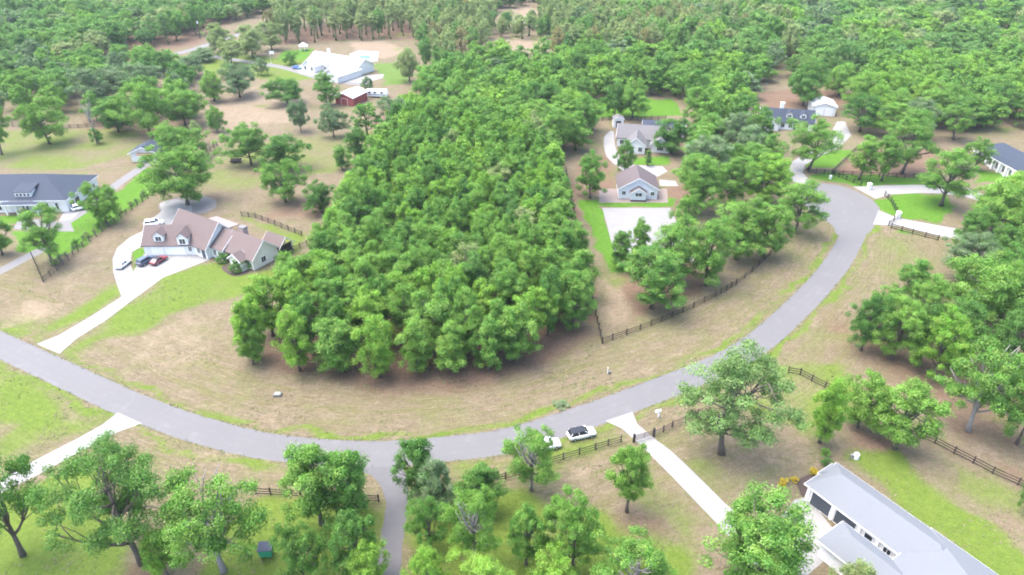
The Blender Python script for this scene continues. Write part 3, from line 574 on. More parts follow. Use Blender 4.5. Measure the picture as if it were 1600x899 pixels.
# trees that stand alone or can be told apart: base x, base y, top y, crown width in the photograph
for a in (
    (222, 880, 704, 190, 'leaner', 'dark', 'big leaning tree with a bare slanted trunk on bright grass'),
    (36, 868, 655, 140, 'open', 'green', 'tall tree over the end of the white drive, beside the leaning tree'),
    (350, 893, 735, 160, 'pale', 'green', 'leafy tree with pale bare branches inside its crown, beside the leaning tree'),
    (262, 899, 826, 68, 'round', 'bright', 'small yellow-green tree at the foot of the leaning tree'),
    (503, 819, 684, 96, 'slim', 'green', 'straight thin-trunked tree between green feed bin and road'),
    (548, 812, 694, 92, 'slimlow', 'green', 'bushy tree beside the straight thin-trunked tree, by the side drive'),
    (478, 912, 812, 98, 'round', 'dark', 'round dark tree right beside the green feed bin'),
    (562, 906, 796, 74, 'slimlow', 'dark', 'narrow dark tree with pale top twigs beside the side drive', ),
    (655, 775, 676, 62, 'slimlow', 'dark', 'dark pointed tree overhanging the road at the side drive junction'),
    (683, 800, 712, 78, 'round', 'grey', 'grey-green bushy tree at the side drive junction'),
    (672, 858, 770, 72, 'open', 'green', 'leafy tree hugging the side drive opposite the feed bin'),
    (742, 880, 758, 92, 'pale', 'green', 'tree with a pale trunk among the trees beside the side drive'),
    (752, 802, 722, 66, 'slimlow', 'dark', 'small dark tree breaking the line of the roadside rail fence'),
    (584, 925, 838, 70, 'round', 'bright', 'bright bushy tree overhanging the lower side drive'),
    (672, 935, 852, 74, 'round', 'bright', 'bright low tree beside the lower side drive'),
    (757, 945, 866, 104, 'open', 'bright', 'wide bright tree in front of the pale-trunked tree'),
    (830, 766, 668, 92, 'pale', 'green', 'tree at the rail fence covering the half hidden white car'),
    (895, 893, 762, 112, 'dense', 'green', 'large full green tree on the pasture left of the long driveway'),
    (822, 882, 788, 62, 'slimlow', 'green', 'slim tree tucked against the large full green tree'),
    (866, 940, 858, 100, 'round', 'bright', 'bright yellow-green tree in front of the large full tree'),
    (987, 938, 846, 124, 'pale', 'green', 'low spreading tree with bare twigs beside worn brown grass'),
    (979, 800, 684, 70, 'slim', 'green', 'lone narrow tree on thin trunk left of the long white driveway'),
    (1127, 709, 530, 166, 'open', 'sage', 'large airy grey-green tree between the road and the long driveway'),
    (1176, 930, 775, 172, 'dense', 'green', 'large leafy tree covering the forecourt of the grey-roofed garage'),
    (1325, 952, 876, 78, 'round', 'olive', 'olive tree close against the grey roof'),
    (1280, 692, 580, 56, 'slimlow', 'bright', 'narrow upright tree beside the airy grey-green tree'),
    (1340, 668, 572, 76, 'round', 'green', 'round tree next to the narrow upright tree'),
    (1398, 702, 594, 90, 'slimlow', 'green', 'leafy tree at the end of the dark board fence'),
    (1602, 806, 722, 52, 'round', 'dark', 'dark round tree below the board fence by the right lawn'),
    (1345, 548, 452, 74, 'dense', 'dark', 'dark tree at the corner of the copse beside the road bend'),
    (1393, 562, 456, 78, 'dense', 'green', 'green tree second from the road in the roadside copse'),
    (1424, 566, 468, 50, 'slimlow', 'dark', 'dark slim tree squeezed inside the roadside copse'),
    (1458, 592, 480, 96, 'dense', 'bright', 'pale green round-crowned tree in front of the roadside copse'),
    (1515, 508, 395, 120, 'oak', 'green', 'broad tree standing above the roadside copse'),
    (1512, 674, 530, 122, 'pale', 'green', 'tree with large white dead boughs above brown ground'),
    (1588, 694, 540, 84, 'dense', 'green', 'dense tree behind the tree with white dead boughs'),
    (1566, 585, 462, 84, 'dense', 'dark', 'dark tree at the back of the roadside copse'),
    (1620, 600, 470, 80, 'dense', 'green', 'dense tree at the outer end of the roadside copse'),
    (1500, 445, 356, 88, 'open', 'grey', 'soft grey-green tree below the lower cul-de-sac drive'),
    (1560, 470, 380, 90, 'dense', 'green', 'leafy tree behind the soft grey-green tree'), (1420, 470, 400, 70, 'round', 'green', 'small round tree between road bend and copse'),
    (1470, 322, 222, 92, 'open', 'green', 'tree on the loop lawn arching over its driveway'),
    (1545, 372, 268, 100, 'dense', 'green', 'leafy tree at the end of the upper cul-de-sac drive'), (1600, 400, 290, 100, 'dense', 'green', 'big leafy tree beyond the lower cul-de-sac drive'),
    (1508, 400, 320, 70, 'dense', 'dark', 'dark tree shading the end of the lower cul-de-sac drive'), (1575, 330, 262, 76, 'round', 'bright', 'bright tree below the columned house'),
    (1342, 281, 205, 44, 'slim', 'green', 'slender tree on the lawn before the brown paddock'), (1377, 283, 208, 44, 'slim', 'green', 'second slender tree on the lawn before the brown paddock'),
    (1408, 272, 160, 90, 'open', 'green', 'tall tree with grey trunk rising from the brown paddock'),
    (1262, 266, 172, 84, 'open', 'green', 'wide tree in front of the navy-roofed house'),
    (968, 418, 356, 40, 'slimlow', 'dark', 'small dark tree at the edge of the white arena'), (996, 410, 335, 36, 'slim', 'green', 'thin sapling growing before the white arena'),
    (1018, 482, 374, 104, 'dense', 'green', 'full green tree at the arena corner nearest the rail fence'), (1050, 440, 332, 86, 'dense', 'green', 'leafy tree standing over the arena'),
    (1102, 446, 334, 96, 'dense', 'green', 'full tree beside the arena above brown soil'), (1150, 405, 300, 92, 'dense', 'green', 'broad leafy tree between the arena and the road'),
    (1193, 402, 308, 74, 'dense', 'green', 'leafy tree above the curved rail fence'), (1240, 364, 272, 82, 'open', 'green', 'tree at the mouth of the turning circle'),
    (1085, 332, 228, 84, 'dense', 'green', 'tall leafy tree beside the white stable'), (1140, 322, 238, 84, 'dense', 'green', 'leafy tree between stable and turning circle'),
    (1195, 318, 230, 84, 'dense', 'bright', 'bright tree beside the turning circle'), (1070, 365, 300, 54, 'round', 'green', 'small tree by the stable yard corner'),
    (922, 310, 232, 58, 'dense', 'green', 'tree beside the stable over bare reddish soil'), (976, 270, 214, 38, 'round', 'dark', 'round dark tree in front of the pale grey house'),
    (1050, 240, 178, 60, 'dense', 'dark', 'dark tree at the side of the pale grey house'),
    (293, 320, 226, 112, 'oak', 'green', 'big oak on the gravel circle behind the brown-roofed house'), (283, 252, 186, 82, 'oak', 'green', 'oak beside the small navy-roofed shed'),
    (167, 350, 283, 62, 'oak', 'green', 'tree beside the white house with navy hip roof'), (83, 414, 318, 76, 'open', 'green', 'airy tree at the bend of the side lane'),
    (4, 398, 326, 46, 'slimlow', 'green', 'dense tree at the side lane opposite the navy-roofed house'),
    (393, 258, 184, 78, 'oak', 'green', 'oak on dry pasture with a dark trailer below it'), (445, 267, 205, 70, 'oak', 'dark', 'dark oak on dry pasture beside another oak'),
    (447, 316, 246, 72, 'oak', 'green', 'oak above the paddock fence of the brown-roofed house'), (503, 332, 277, 50, 'round', 'dark', 'round dark tree at the edge of the central grove'),
    (536, 266, 226, 28, 'slimlow', 'green', 'small slim tree between pasture and grove'), (562, 250, 195, 40, 'slimlow', 'dark', 'dark slim tree where the grove meets the pasture'),
    (450, 164, 117, 66, 'oak', 'dark', 'dark oak in front of the far white house'), (471, 206, 150, 34, 'oak', 'grey', 'mossy thin oak on pale pasture below the dark oak'),
    (522, 214, 158, 50, 'oak', 'grey', 'mossy grey oak before the red barn'), (508, 140, 108, 30, 'round', 'green', 'small round tree by the far house drive'), (512, 166, 124, 42, 'round', 'dark', 'round dark tree between dark oak and red barn'),
    (575, 142, 118, 24, 'round', 'grey', 'small grey-green tree behind the red barn'),
    (78, 225, 150, 76, 'oak', 'green', 'oak with clear trunk at the pasture fence'), (3, 242, 148, 50, 'open', 'green', 'tree on the dry pasture beside the clear-trunked oak'),
    (186, 206, 150, 66, 'oak', 'dark', 'dark oak in the pasture clump next to the dead snag'), (235, 210, 122, 84, 'oak', 'green', 'large oak in the middle of the pasture clump'), (290, 196, 128, 70, 'oak', 'green', 'oak at the end of the pasture clump'),
    (165, 165, 100, 90, 'oak', 'grey', 'mossy grey oak behind the pasture clump'), (225, 150, 95, 70, 'oak', 'grey', 'mossy oak between pasture clump and far lane'), (375, 152, 90, 66, 'oak', 'grey', 'pale mossy oak by the far lane'),
    (335, 158, 104, 40, 'round', 'green', 'small tree beside the pale mossy oak'), (340, 206, 160, 34, 'round', 'green', 'lone small tree on pale pasture'), (345, 84, 34, 48, 'oak', 'olive', 'olive oak at the end of the far lane'), (395, 90, 38, 56, 'oak', 'olive', 'olive oak beside the far lane junction'),
    (320, 95, 72, 50, 'round', 'grey', 'grey bush-like tree beside the far lane'), (262, 235, 190, 40, 'round', 'bright', 'bright bushy tree behind the small navy-roofed shed'), (310, 228, 185, 30, 'round', 'olive', 'olive tree by the pasture gate'), (100, 150, 95, 70, 'oak', 'dark', 'dark oak at the edge of the far left wood'), (45, 165, 100, 70, 'oak', 'green', 'oak at the edge of the far left wood'),
    (1255, 166, 85, 82, 'oak', 'dark', 'dark oak with wide crown in front of the brown clearing'), (1310, 150, 95, 66, 'oak', 'green', 'oak behind the white metal barn'), (988, 185, 118, 64, 'oak', 'green', 'oak on the bright lawn behind the pale grey house'), (960, 183, 125, 46, 'oak', 'dark', 'dark oak on the bright lawn behind the pale grey house'),
    (362, 100, 55, 44, 'oak', 'olive', 'small olive oak between the far lane and its fork'), (425, 78, 30, 46, 'oak', 'olive', 'olive oak at the corner of the pine stand'), (410, 118, 88, 30, 'round', 'grey', 'grey tree beside the far house lane'), (300, 122, 84, 56, 'oak', 'grey', 'grey-green oak between the far lane and the pasture clump'), (640, 128, 70, 44, 'oak', 'olive', 'olive oak beside the far house lawn'), (668, 158, 100, 50, 'oak', 'green', 'green oak beside the trailer'),
    (1442, 520, 430, 78, 'dense', 'green', 'full tree in the heart of the roadside copse'), (1484, 558, 452, 84, 'dense', 'dark', 'dark full tree behind the pale round-crowned tree'), (1522, 266, 212, 44, 'dense', 'green', 'tree screening the columned house'), (1616, 322, 262, 76, 'dense', 'green', 'tree beside the porch of the columned house'), (1372, 520, 440, 60, 'dense', 'green', 'tree filling the back of the roadside copse'),
    (402, 562, 455, 58, 'slimlow', 'bright', 'bright tree at the outer corner of the central grove'), (396, 570, 495, 46, 'slimlow', 'green', 'low tree at the outer corner of the central grove'),
): at_px(*a)
# ------------------------------------------------------------------ woods: trees scattered over their real plots
def scatter(px, gap, seed, avoid=(), ground=None):
    poly = ground or GP(px); r = random.Random(seed)
    x0, x1 = min(p[0] for p in poly), max(p[0] for p in poly); y0, y1 = min(p[1] for p in poly), max(p[1] for p in poly)
    n = int((x1 - x0) * (y1 - y0) / (gap * gap) * 9); xs = np.array([r.uniform(x0, x1) for _ in range(n)]); ys = np.array([r.uniform(y0, y1) for _ in range(n)])
    ok = inside(xs, ys, poly)
    for a in avoid: g = GP(a); ok &= ~inside(xs, ys, g) & (pdist(xs, ys, g) > 3.0)
    cells = {}; out = []
    for x, y in zip(xs[ok], ys[ok]):
        i, j = int(x // gap), int(y // gap)
        if any((x - a) ** 2 + (y - b) ** 2 < gap * gap for p in (i - 1, i, i + 1) for q in (j - 1, j, j + 1) for a, b in cells.get((p, q), ())): continue
        cells.setdefault((i, j), []).append((x, y)); out.append((x, y))
    return out
AVOID = [[(925, 190), (928, 160), (1060, 155), (1080, 200), (1060, 275), (940, 275)], [(1175, 215), (1180, 150), (1265, 140), (1325, 145), (1330, 240), (1230, 290), (1190, 230)], [(560, 175), (500, 170), (490, 120), (460, 70), (640, 62), (655, 110), (620, 170)],
         [(768, 86), (772, 66), (858, 64), (860, 84)], [(778, 38), (782, 18), (838, 16), (842, 36)], [(1300, 300), (1300, 225), (1500, 225), (1530, 260), (1530, 215), (1700, 200), (1700, 300)], [(895, 330), (890, 240), (960, 240), (960, 330)], [(560, 205), (560, 150), (640, 140), (640, 185), (600, 205)]]
JOBS = []     # x, y, kind, tone, h, w, region
r = random.Random(3)
def pick(tones): return r.choices([t for t, _ in tones], [k for _, k in tones])[0]
MIX = (('green', 6), ('bright', 2), ('dark', 1.5), ('grey', 0.5)); FAR = (('far', 5), ('green', 3), ('dark', 2.2), ('olive', 1.6), ('grey', 1.2), ('bright', 1))
for x, y in scatter(GROVE_PX, 4.4, 21):
    edge = float(pdist(np.array([x]), np.array([y]), GP(GROVE_PX))[0])
    JOBS.append((x, y, 'slimlow' if edge < 5 and r.random() < 0.9 else 'slim', pick((('green', 7), ('bright', 2.2), ('dark', 1.4), ('olive', 0.3))), r.uniform(12.5, 16.0) * (0.88 if edge < 3 else 1), r.uniform(6.0, 8.6), 'grove'))
MID_PX = [(615, 225), (560, 215), (600, 178), (640, 150), (700, 128), (770, 112), (900, 108), (1060, 118), (1190, 125), (1185, 175), (1225, 215), (1235, 262), (1130, 300), (1075, 300), (1060, 250), (930, 235), (905, 260), (880, 270), (850, 225)]
for x, y in scatter(MID_PX, 7.4, 22, AVOID): JOBS.append((x, y, r.choice(('oak', 'dense', 'dense', 'open', 'round')), pick(MIX), r.uniform(11, 16), r.uniform(9.5, 14.5), 'mid'))
RIGHT_PX = [(1335, 215), (1300, 190), (1320, 140), (1450, 120), (1640, 130), (1760, 190), (1760, 215), (1540, 215), (1500, 225), (1420, 232)]
for x, y in scatter(RIGHT_PX, 8.5, 23, AVOID): JOBS.append((x, y, r.choice(('oak', 'oak', 'dense', 'open')), pick(MIX), r.uniform(12, 17), r.uniform(11, 17), 'right'))
EAST_PX = [(1480, 470), (1560, 420), (1640, 410), (1800, 420), (1800, 560), (1640, 600), (1560, 560)]
for x, y in scatter(EAST_PX, 7.2, 24): JOBS.append((x, y, r.choice(('oak', 'dense', 'open')), pick(MIX), r.uniform(11, 14), r.uniform(10, 14), 'east'))
EAST2 = [(1480, 400), (1545, 330), (1680, 320), (1700, 410), (1560, 420)]
for x, y in scatter(EAST2, 7.2, 25): JOBS.append((x, y, r.choice(('dense', 'dense', 'open')), pick(MIX), r.uniform(9, 12), r.uniform(9, 13), 'east'))
FARR = [(860, 100), (900, 60), (1000, 30), (1000, -15), (1000, -60), (2200, -60), (2200, 120), (1640, 125), (1450, 112), (1330, 135), (1190, 120), (1060, 112)]
LEFT_PX = [(-60, 190), (-50, 150), (60, 118), (140, 98), (205, 84), (240, 76), (310, 56), (330, 40), (430, 20), (470, -60), (-800, -60), (-500, 150)]
LEFT2 = [(-60, 198), (30, 188), (112, 172), (135, 195), (300, 188), (312, 150), (285, 112), (220, 100), (120, 104), (-60, 150)]
PINE_PX = [(425, 66), (440, 40), (640, 18), (735, 20), (760, 60), (760, 100), (690, 118), (650, 110), (640, 78), (560, 62), (450, 70)]
PINE2 = [(870, 96), (850, 45), (880, 5), (1160, -5), (1170, 60), (1060, 95), (960, 100)]
FARTOP = [(430, 30), (470, -60), (1000, -60), (900, 10), (760, 15), (640, 10)]
for P_, gap, seed, kinds, tones, hh, ww, reg in ((FARR, 9.2, 26, ('oak', 'oak', 'dense', 'open'), FAR, (9, 18), (10, 20), 'far'), (LEFT_PX, 8.8, 27, ('oak', 'oak', 'dense', 'open'), FAR, (9, 17), (10, 18), 'left'),
        (LEFT2, 9.0, 31, ('oak', 'oak', 'dense', 'round'), (('green', 4), ('dark', 2), ('grey', 1.5)), (9, 13), (9, 13), 'left'), (PINE_PX, 6.2, 28, ('pine', 'pine', 'pine', 'oak'), (('olive', 6), ('rust', 0.6), ('far', 1)), (14, 19), (6.0, 8.5), 'pine'), (PINE2, 6.6, 29, ('pine', 'pine', 'oak'), (('olive', 6), ('rust', 1.0), ('far', 1)), (14, 19), (6.5, 8.5), 'pine'), ([(752, 62), (752, 42), (862, 42), (862, 62)], 7.0, 32, ('pine', 'oak', 'round'), (('olive', 3), ('far', 2), ('grey', 1)), (8, 13), (7, 10), 'pine'), ([(740, 24), (776, 24), (776, -8), (740, -8)], 7.0, 33, ('pine', 'oak'), (('olive', 3), ('far', 2)), (9, 13), (7, 10), 'pine'), ([(842, 40), (880, 40), (880, -8), (842, -8)], 7.0, 34, ('pine', 'oak'), (('olive', 3), ('far', 2)), (9, 13), (7, 10), 'pine'), (FARTOP, 8.2, 30, ('oak', 'pine', 'dense'), (('olive', 3), ('far', 3)), (11, 15), (9, 13), 'far')):
    for x, y in scatter(P_, gap, seed, AVOID): JOBS.append((x, y, r.choice(kinds), pick(tones), r.uniform(*hh), r.uniform(*ww), reg))
LABELS = {'grove': ('tree in the dense central grove inside the road bend', 'trees of the central grove'), 'mid': ('tree in the wood between the central grove and the far pines', 'trees of the wood behind the grove'),
          'right': ('tree in the wood behind the brown paddock', 'trees of the wood behind the paddock'), 'east': ('tree in the wood behind the roadside copse', 'trees of the wood behind the copse'),
          'far': ('tree in the far wood behind the cul-de-sac', 'far wood trees'), 'left': ('tree in the wood beyond the left pasture', 'trees beyond the left pasture'), 'pine': ('pine in the stand behind the far white house', 'pine stand')}
JOBS = [j for j in JOBS if all((j[0] - a) ** 2 + (j[1] - b) ** 2 > (0.36 * c + 0.25 * j[5]) ** 2 for a, b, c in HAND)]
def in_view(j):
    z = zc_of(j[1], 6); px = 800 + FPX * j[0] / z; py = 449.5 - FPX * (j[1] * ST + (12 - CAM_H) * CT) / z
    return -40 < px < 1640 and py < 930
JOBS.sort(key=lambda j: zc_of(j[1], 0) / math.sqrt(j[5] * j[4]) if in_view(j) else 1e6 + j[1])
BUDGET = 300 - len(HAND)
LOOK = {'green': 'mid green', 'bright': 'bright yellow-green', 'dark': 'dark green', 'grey': 'grey-green mossy', 'olive': 'olive', 'far': 'dull green', 'rust': 'rust-tinged'}
SHAPE = {'slim': 'slender', 'slimlow': 'leafed-to-the-ground', 'oak': 'wide-crowned', 'dense': 'full-crowned', 'open': 'loose-crowned', 'round': 'round-crowned', 'pine': 'narrow'}
for x, y, k, tone, h, w_, reg in JOBS[:BUDGET]:
    lb, gp = LABELS[reg]; lb = LOOK[tone] + ' ' + SHAPE[k] + ' ' + lb; gp = LOOK[tone] + ' ' + SHAPE[k] + ' ' + gp
    tree(k, x, y, h, w_, tone, lb, RT, gp)
REST = JOBS[BUDGET:]
# what is left of the woods: one mass, instanced
def wood(name, jobs, label):
    combos = sorted({(j[2], j[3]) for j in jobs}); coll = bpy.data.collections.new(name + '_kinds'); index = {}
    names = []
    for k, tone in combos:
        for v in range(2):
            tr, cr, h0, w0 = COARSE[k][v]
            bm = bmesh.new(); bm.from_mesh(cr); n1 = len(bm.faces); bm.from_mesh(tr)
            bm.faces.ensure_lookup_table()
            for f in bm.faces[n1:]: f.material_index = 1
            me = bpy.data.meshes.new('tree_%02d' % len(names)); bm.to_mesh(me); bm.free(); me.materials.clear(); me.materials.append(LEAF[tone]); me.materials.append(BARK)
            o = bpy.data.objects.new('kind_%03d' % len(names), me); coll.objects.link(o); names.append((k, tone, v)); index.setdefault((k, tone), []).append((len(names) - 1, h0, w0))
    me = bpy.data.meshes.new(name); me.vertices.add(len(jobs)); me.vertices.foreach_set('co', np.array([(j[0], j[1], 0.0) for j in jobs]).ravel())
    ra = random.Random(5); idx, sc, rt = [], [], []
    for x, y, k, tone, h, w_, reg in jobs:
        i, h0, w0 = ra.choice(index[(k, tone)]); idx.append(i); sc.append((w_ / w0, w_ / w0, h / h0)); rt.append((0, 0, ra.uniform(0, 6.28)))
    me.attributes.new('idx', 'INT', 'POINT').data.foreach_set('value', idx)
    me.attributes.new('size', 'FLOAT_VECTOR', 'POINT').data.foreach_set('vector', np.array(sc).ravel())
    me.attributes.new('turn', 'FLOAT_VECTOR', 'POINT').data.foreach_set('vector', np.array(rt).ravel())
    o = tag(link(name, me), label, 'wood', kind='stuff')
    ng = bpy.data.node_groups.new(name, 'GeometryNodeTree'); ng.interface.new_socket('Geometry', in_out='INPUT', socket_type='NodeSocketGeometry'); ng.interface.new_socket('Geometry', in_out='OUTPUT', socket_type='NodeSocketGeometry')
    gi = ng.nodes.new('NodeGroupInput'); go = ng.nodes.new('NodeGroupOutput'); mp = ng.nodes.new('GeometryNodeMeshToPoints'); ip = ng.nodes.new('GeometryNodeInstanceOnPoints'); ci = ng.nodes.new('GeometryNodeCollectionInfo')
    ci.inputs[0].default_value = coll; ci.inputs[1].default_value = True; ci.inputs[2].default_value = True
    def nat(nm, ty):
        n = ng.nodes.new('GeometryNodeInputNamedAttribute'); n.data_type = ty; n.inputs[0].default_value = nm; return n.outputs[0]
    L = ng.links.new; L(gi.outputs[0], mp.inputs[0]); L(mp.outputs[0], ip.inputs['Points']); L(ci.outputs[0], ip.inputs['Instance']); ip.inputs['Pick Instance'].default_value = True
    L(nat('idx', 'INT'), ip.inputs['Instance Index'])
    eu = ng.nodes.new('FunctionNodeEulerToRotation'); L(nat('turn', 'FLOAT_VECTOR'), eu.inputs[0]); L(eu.outputs[0], ip.inputs['Rotation']); L(nat('size', 'FLOAT_VECTOR'), ip.inputs['Scale']); L(ip.outputs[0], go.inputs[0])
    md = o.modifiers.new('instances', 'NODES'); md.node_group = ng
wood('far_pine_wood', [j for j in REST if j[6] == 'pine'], 'far stand of olive pines behind the white house and sandy clearing')
wood('far_wood', [j for j in REST if j[6] != 'pine'], 'mass of far green woodland reaching to the top of the picture')
print('TREES hand', len(HAND), 'single', BUDGET, 'mass', len(REST))
# snags: bare dead trees
def snag(bx, by, top, label, seed, spread=0.12):
    X, Y = G(bx, by); h = tall(bx, by, top); rng = np.random.RandomState(seed); root = thing('dead_tree', label, 'dead tree', (X, Y, 0))
    mb = MB(); tp = [(0.1 * math.sin(i), 0.1 * math.cos(i * 1.3), h * 0.7 * i / 5) for i in range(6)]; mb.tube(tp, [0.32 - 0.04 * i for i in range(6)], 7); mb.obj('trunk', BARK_PALE, root, sm=True)
    for k in range(7):
        b = MB(); s = tp[2 + k % 4]; a = rng.uniform(0, 6.28); e = (math.cos(a) * h * spread * rng.uniform(0.6, 1.5), math.sin(a) * h * spread, h * rng.uniform(0.75, 1.0))
        p = limb(b, s, e, 0.14, 0.04, rng)
        for q in range(3): limb(b, p[2], np.array(p[2]) + rng.normal(size=3) * h * 0.06 + np.array([0, 0, h * 0.07]), 0.06, 0.025, rng, n=2, sides=4)
        b.obj('branch', BARK_PALE, root, sm=True)
snag(152, 224, 148, 'bare grey dead tree on the dry pasture', 5)
snag(146, 88, 55, 'pale dead trunk at the edge of the far left wood', 6, 0.05)
at_px(154, 225, 197, 22, 'shrub', 'dark', 'dark ivy-like bush at the foot of the dead tree', name='bush', cat='bush')

# ------------------------------------------------------------------ buildings
def gable(root, u0, u1, v0, v1, ze, zr, axis, wm, rm, ov=0.45, loc=(0, 0, 0), rz=0.0, z0=0.0, wall=True, fascia=TRIM):
    a0, a1, c0, c1 = (u0, u1, v0, v1) if axis == 'u' else (v0, v1, u0, u1)
    m = (c0 + c1) / 2; hw = (c1 - c0) / 2; sl = (zr - ze) / hw; th = 0.2
    if wall: MB().prism([(c0, z0), (c1, z0), (c1, ze - 0.04), (m, zr - 0.04), (c0, ze - 0.04)], axis, a0, a1).obj('wall', wm, root, loc, rz)
    e = ze - ov * sl
    rf = MB().prism([(c0 - ov, e), (m, zr), (c1 + ov, e), (c1 + ov, e + th), (m, zr + th), (c0 - ov, e + th)], axis, a0 - ov, a1 + ov).obj('roof', rm, root, loc, rz)
    for a in (a0 - ov - 0.06, a1 + ov + 0.01):          # barge boards
        MB().prism([(c0 - ov, e - 0.12), (m, zr - 0.12), (c1 + ov, e - 0.12), (c1 + ov, e + th - 0.03), (m, zr + th - 0.03), (c0 - ov, e + th - 0.03)], axis, a, a + 0.05).obj('fascia', fascia, rf)
    return rf
def hip(root, u0, u1, v0, v1, ze, zr, wm, rm, ov=0.5, loc=(0, 0, 0), rz=0.0, wall=True, ends=(1, 1), long_='u'):
    if wall: MB().box(u0, u1, v0, v1, 0, ze - 0.03).obj('wall', wm, root, loc, rz)
    u0, u1, v0, v1 = u0 - ov, u1 + ov, v0 - ov, v1 + ov; mb = MB()
    if long_ == 'u': d = (v1 - v0) / 2; r0, r1 = (u0 + d * ends[0] + 0.01, (v0 + v1) / 2, zr), (u1 - d * ends[1] - 0.01, (v0 + v1) / 2, zr)
    else: d = (u1 - u0) / 2; r0, r1 = ((u0 + u1) / 2, v0 + d * ends[0] + 0.01, zr), ((u0 + u1) / 2, v1 - d * ends[1] - 0.01, zr)
    mb.v = [(u0, v0, ze), (u1, v0, ze), (u1, v1, ze), (u0, v1, ze), (u0, v0, ze + .18), (u1, v0, ze + .18), (u1, v1, ze + .18), (u0, v1, ze + .18), r0, r1]
    mb.f = [(3, 2, 1, 0), (0, 1, 5, 4), (1, 2, 6, 5), (2, 3, 7, 6), (3, 0, 4, 7)]
    mb.f += [(4, 5, 9, 8), (6, 7, 8, 9), (7, 4, 8), (5, 6, 9)] if long_ == 'u' else [(4, 5, 8), (5, 6, 9, 8), (6, 7, 9), (7, 4, 8, 9)]
    rf = mb.obj('roof', rm, root, loc, rz)
    g = MB()                                          # gutter boards round the eaves
    for bx in ((u0 - .05, u1 + .05, v0 - .05, v0 - .01), (u0 - .05, u1 + .05, v1 + .01, v1 + .05), (u0 - .05, u0 - .01, v0, v1), (u1 + .01, u1 + .05, v0, v1)): g.box(*bx, ze - 0.05, ze + 0.15)
    g.obj('fascia', TRIM, rf); return rf
WC = {}
def window(root, u, v, z, w, h, ang=0.0, mat=GLASS, name='window', frame=TRIM, panes=2, loc=(0, 0, 0), rz=0.0):
    """front face looks along local -y before turning by ang"""
    k = (w, h, panes, name, frame.name, mat.name)
    if k not in WC:
        f = MB(); t = 0.09
        f.box(-w / 2 - t, w / 2 + t, -0.10, 0.05, -t, 0); f.box(-w / 2 - t, w / 2 + t, -0.10, 0.05, h, h + t); f.box(-w / 2 - t, -w / 2, -0.10, 0.05, 0, h); f.box(w / 2, w / 2 + t, -0.10, 0.05, 0, h)
        for i in range(1, panes): x = -w / 2 + w * i / panes; f.box(x - 0.03, x + 0.03, -0.08, 0.05, 0, h)
        WC[k] = (f.me(name, frame), MB().box(-w / 2, w / 2, -0.05, 0.04, 0, h).me('pane', mat))
    cz_, sz_ = math.cos(rz), math.sin(rz)
    o = link(name, WC[k][0], root, (loc[0] + u * cz_ - v * sz_, loc[1] + u * sz_ + v * cz_, z), ang + rz); link('panel' if 'door' in name else 'pane', WC[k][1], o); return o
def garage_door(root, u, v, w, h, ang=0.0, mat=TRIM, z=0.02, loc=(0, 0, 0), rz=0.0):
    o = window(root, u, v, z, w, h, ang, mat, 'garage_door', TRIM, 1, loc, rz); k = max(2, int(h / 0.55))
    for i in range(k): MB().box(-w / 2 + 0.06, w / 2 - 0.06, -0.075, -0.052, h * i / k + 0.04, h * (i + 1) / k - 0.04).obj('door_panel', mat, o)
def dormer(root, u, v, z, w, d, h, rm, wm=WHITE, loc=(0, 0, 0), rz=0.0):
    """small gabled dormer, its face at v looking to -v"""
    e = link('dormer', MB().prism([(u - w / 2, z), (u + w / 2, z), (u + w / 2, z + h * 0.6), (u, z + h - 0.05), (u - w / 2, z + h * 0.6)], 'v', v, v + d).me('dormer', wm), root, loc, rz)
    sl = (h * 0.4) / (w / 2); o = 0.22; b = z + h * 0.6 - o * sl
    MB().prism([(u - w / 2 - o, b), (u, z + h), (u + w / 2 + o, b), (u + w / 2 + o, b + .14), (u, z + h + .14), (u - w / 2 - o, b + .14)], 'v', v - 0.25, v + d).obj('dormer_roof', rm, e)
    window(root, u, v - 0.02, z + 0.25, w * 0.55, h * 0.42, loc=loc, rz=rz)
def house(name, label, X, Y, deg, cat='house'): return thing(name, label, cat, (X, Y, 0), math.radians(deg))
HP = math.pi / 2

# brown-roofed house on the left
h = house('brick_house', 'rambling cream house with brown shingle roofs and two front dormers', -70.6, 147.5, -32)
gable(h, -14, 0, -4.7, 4.7, 3.0, 7.9, 'u', WHITE, BROWNROOF, 0.5)
gable(h, 0.02, 4.2, -3.2, 5.4, 2.9, 6.0, 'u', WHITE, BROWNROOF, 0.3)
gable(h, 4.2, 13.8, -2.4, 5.0, 3.0, 6.3, 'u', CREAM, BROWNROOF, 0.5)
gable(h, 8.0, 12.0, -4.3, -2.3, 2.7, 4.1, 'v', CREAM, BROWNROOF, 0.35)
gable(h, 8.6, 14.2, 5.2, 9.4, 2.7, 4.6, 'u', CREAM, BROWNROOF, 0.4, wall=False)
for u in (8.8, 11.4, 14.0): MB().box(u - .12, u + .12, 9.1, 9.35, 0, 2.75).obj('porch_post', TRIM, h)
MB().box(8.7, 13.9, 5.1, 5.2, 0.1, 2.5).obj('shadow_panel', BLACKMETAL, h)  # black panels stand in for the shade inside the open porch
MB().box(13.6, 13.75, 5.2, 9.2, 0.1, 2.5).obj('shadow_panel', BLACKMETAL, h)
MB().prism([(4.9, 2.9), (8.6, 2.6), (8.6, 2.75), (4.9, 3.15)], 'u', -13.2, -4.2).obj('porch_roof', plain('pink_flat_roof', (0.2, 0.16, 0.157), 0.8), h)
for u in (-13, -8.6, -4.4): MB().box(u - .1, u + .1, 8.3, 8.5, 0, 2.6).obj('porch_post', TRIM, h)
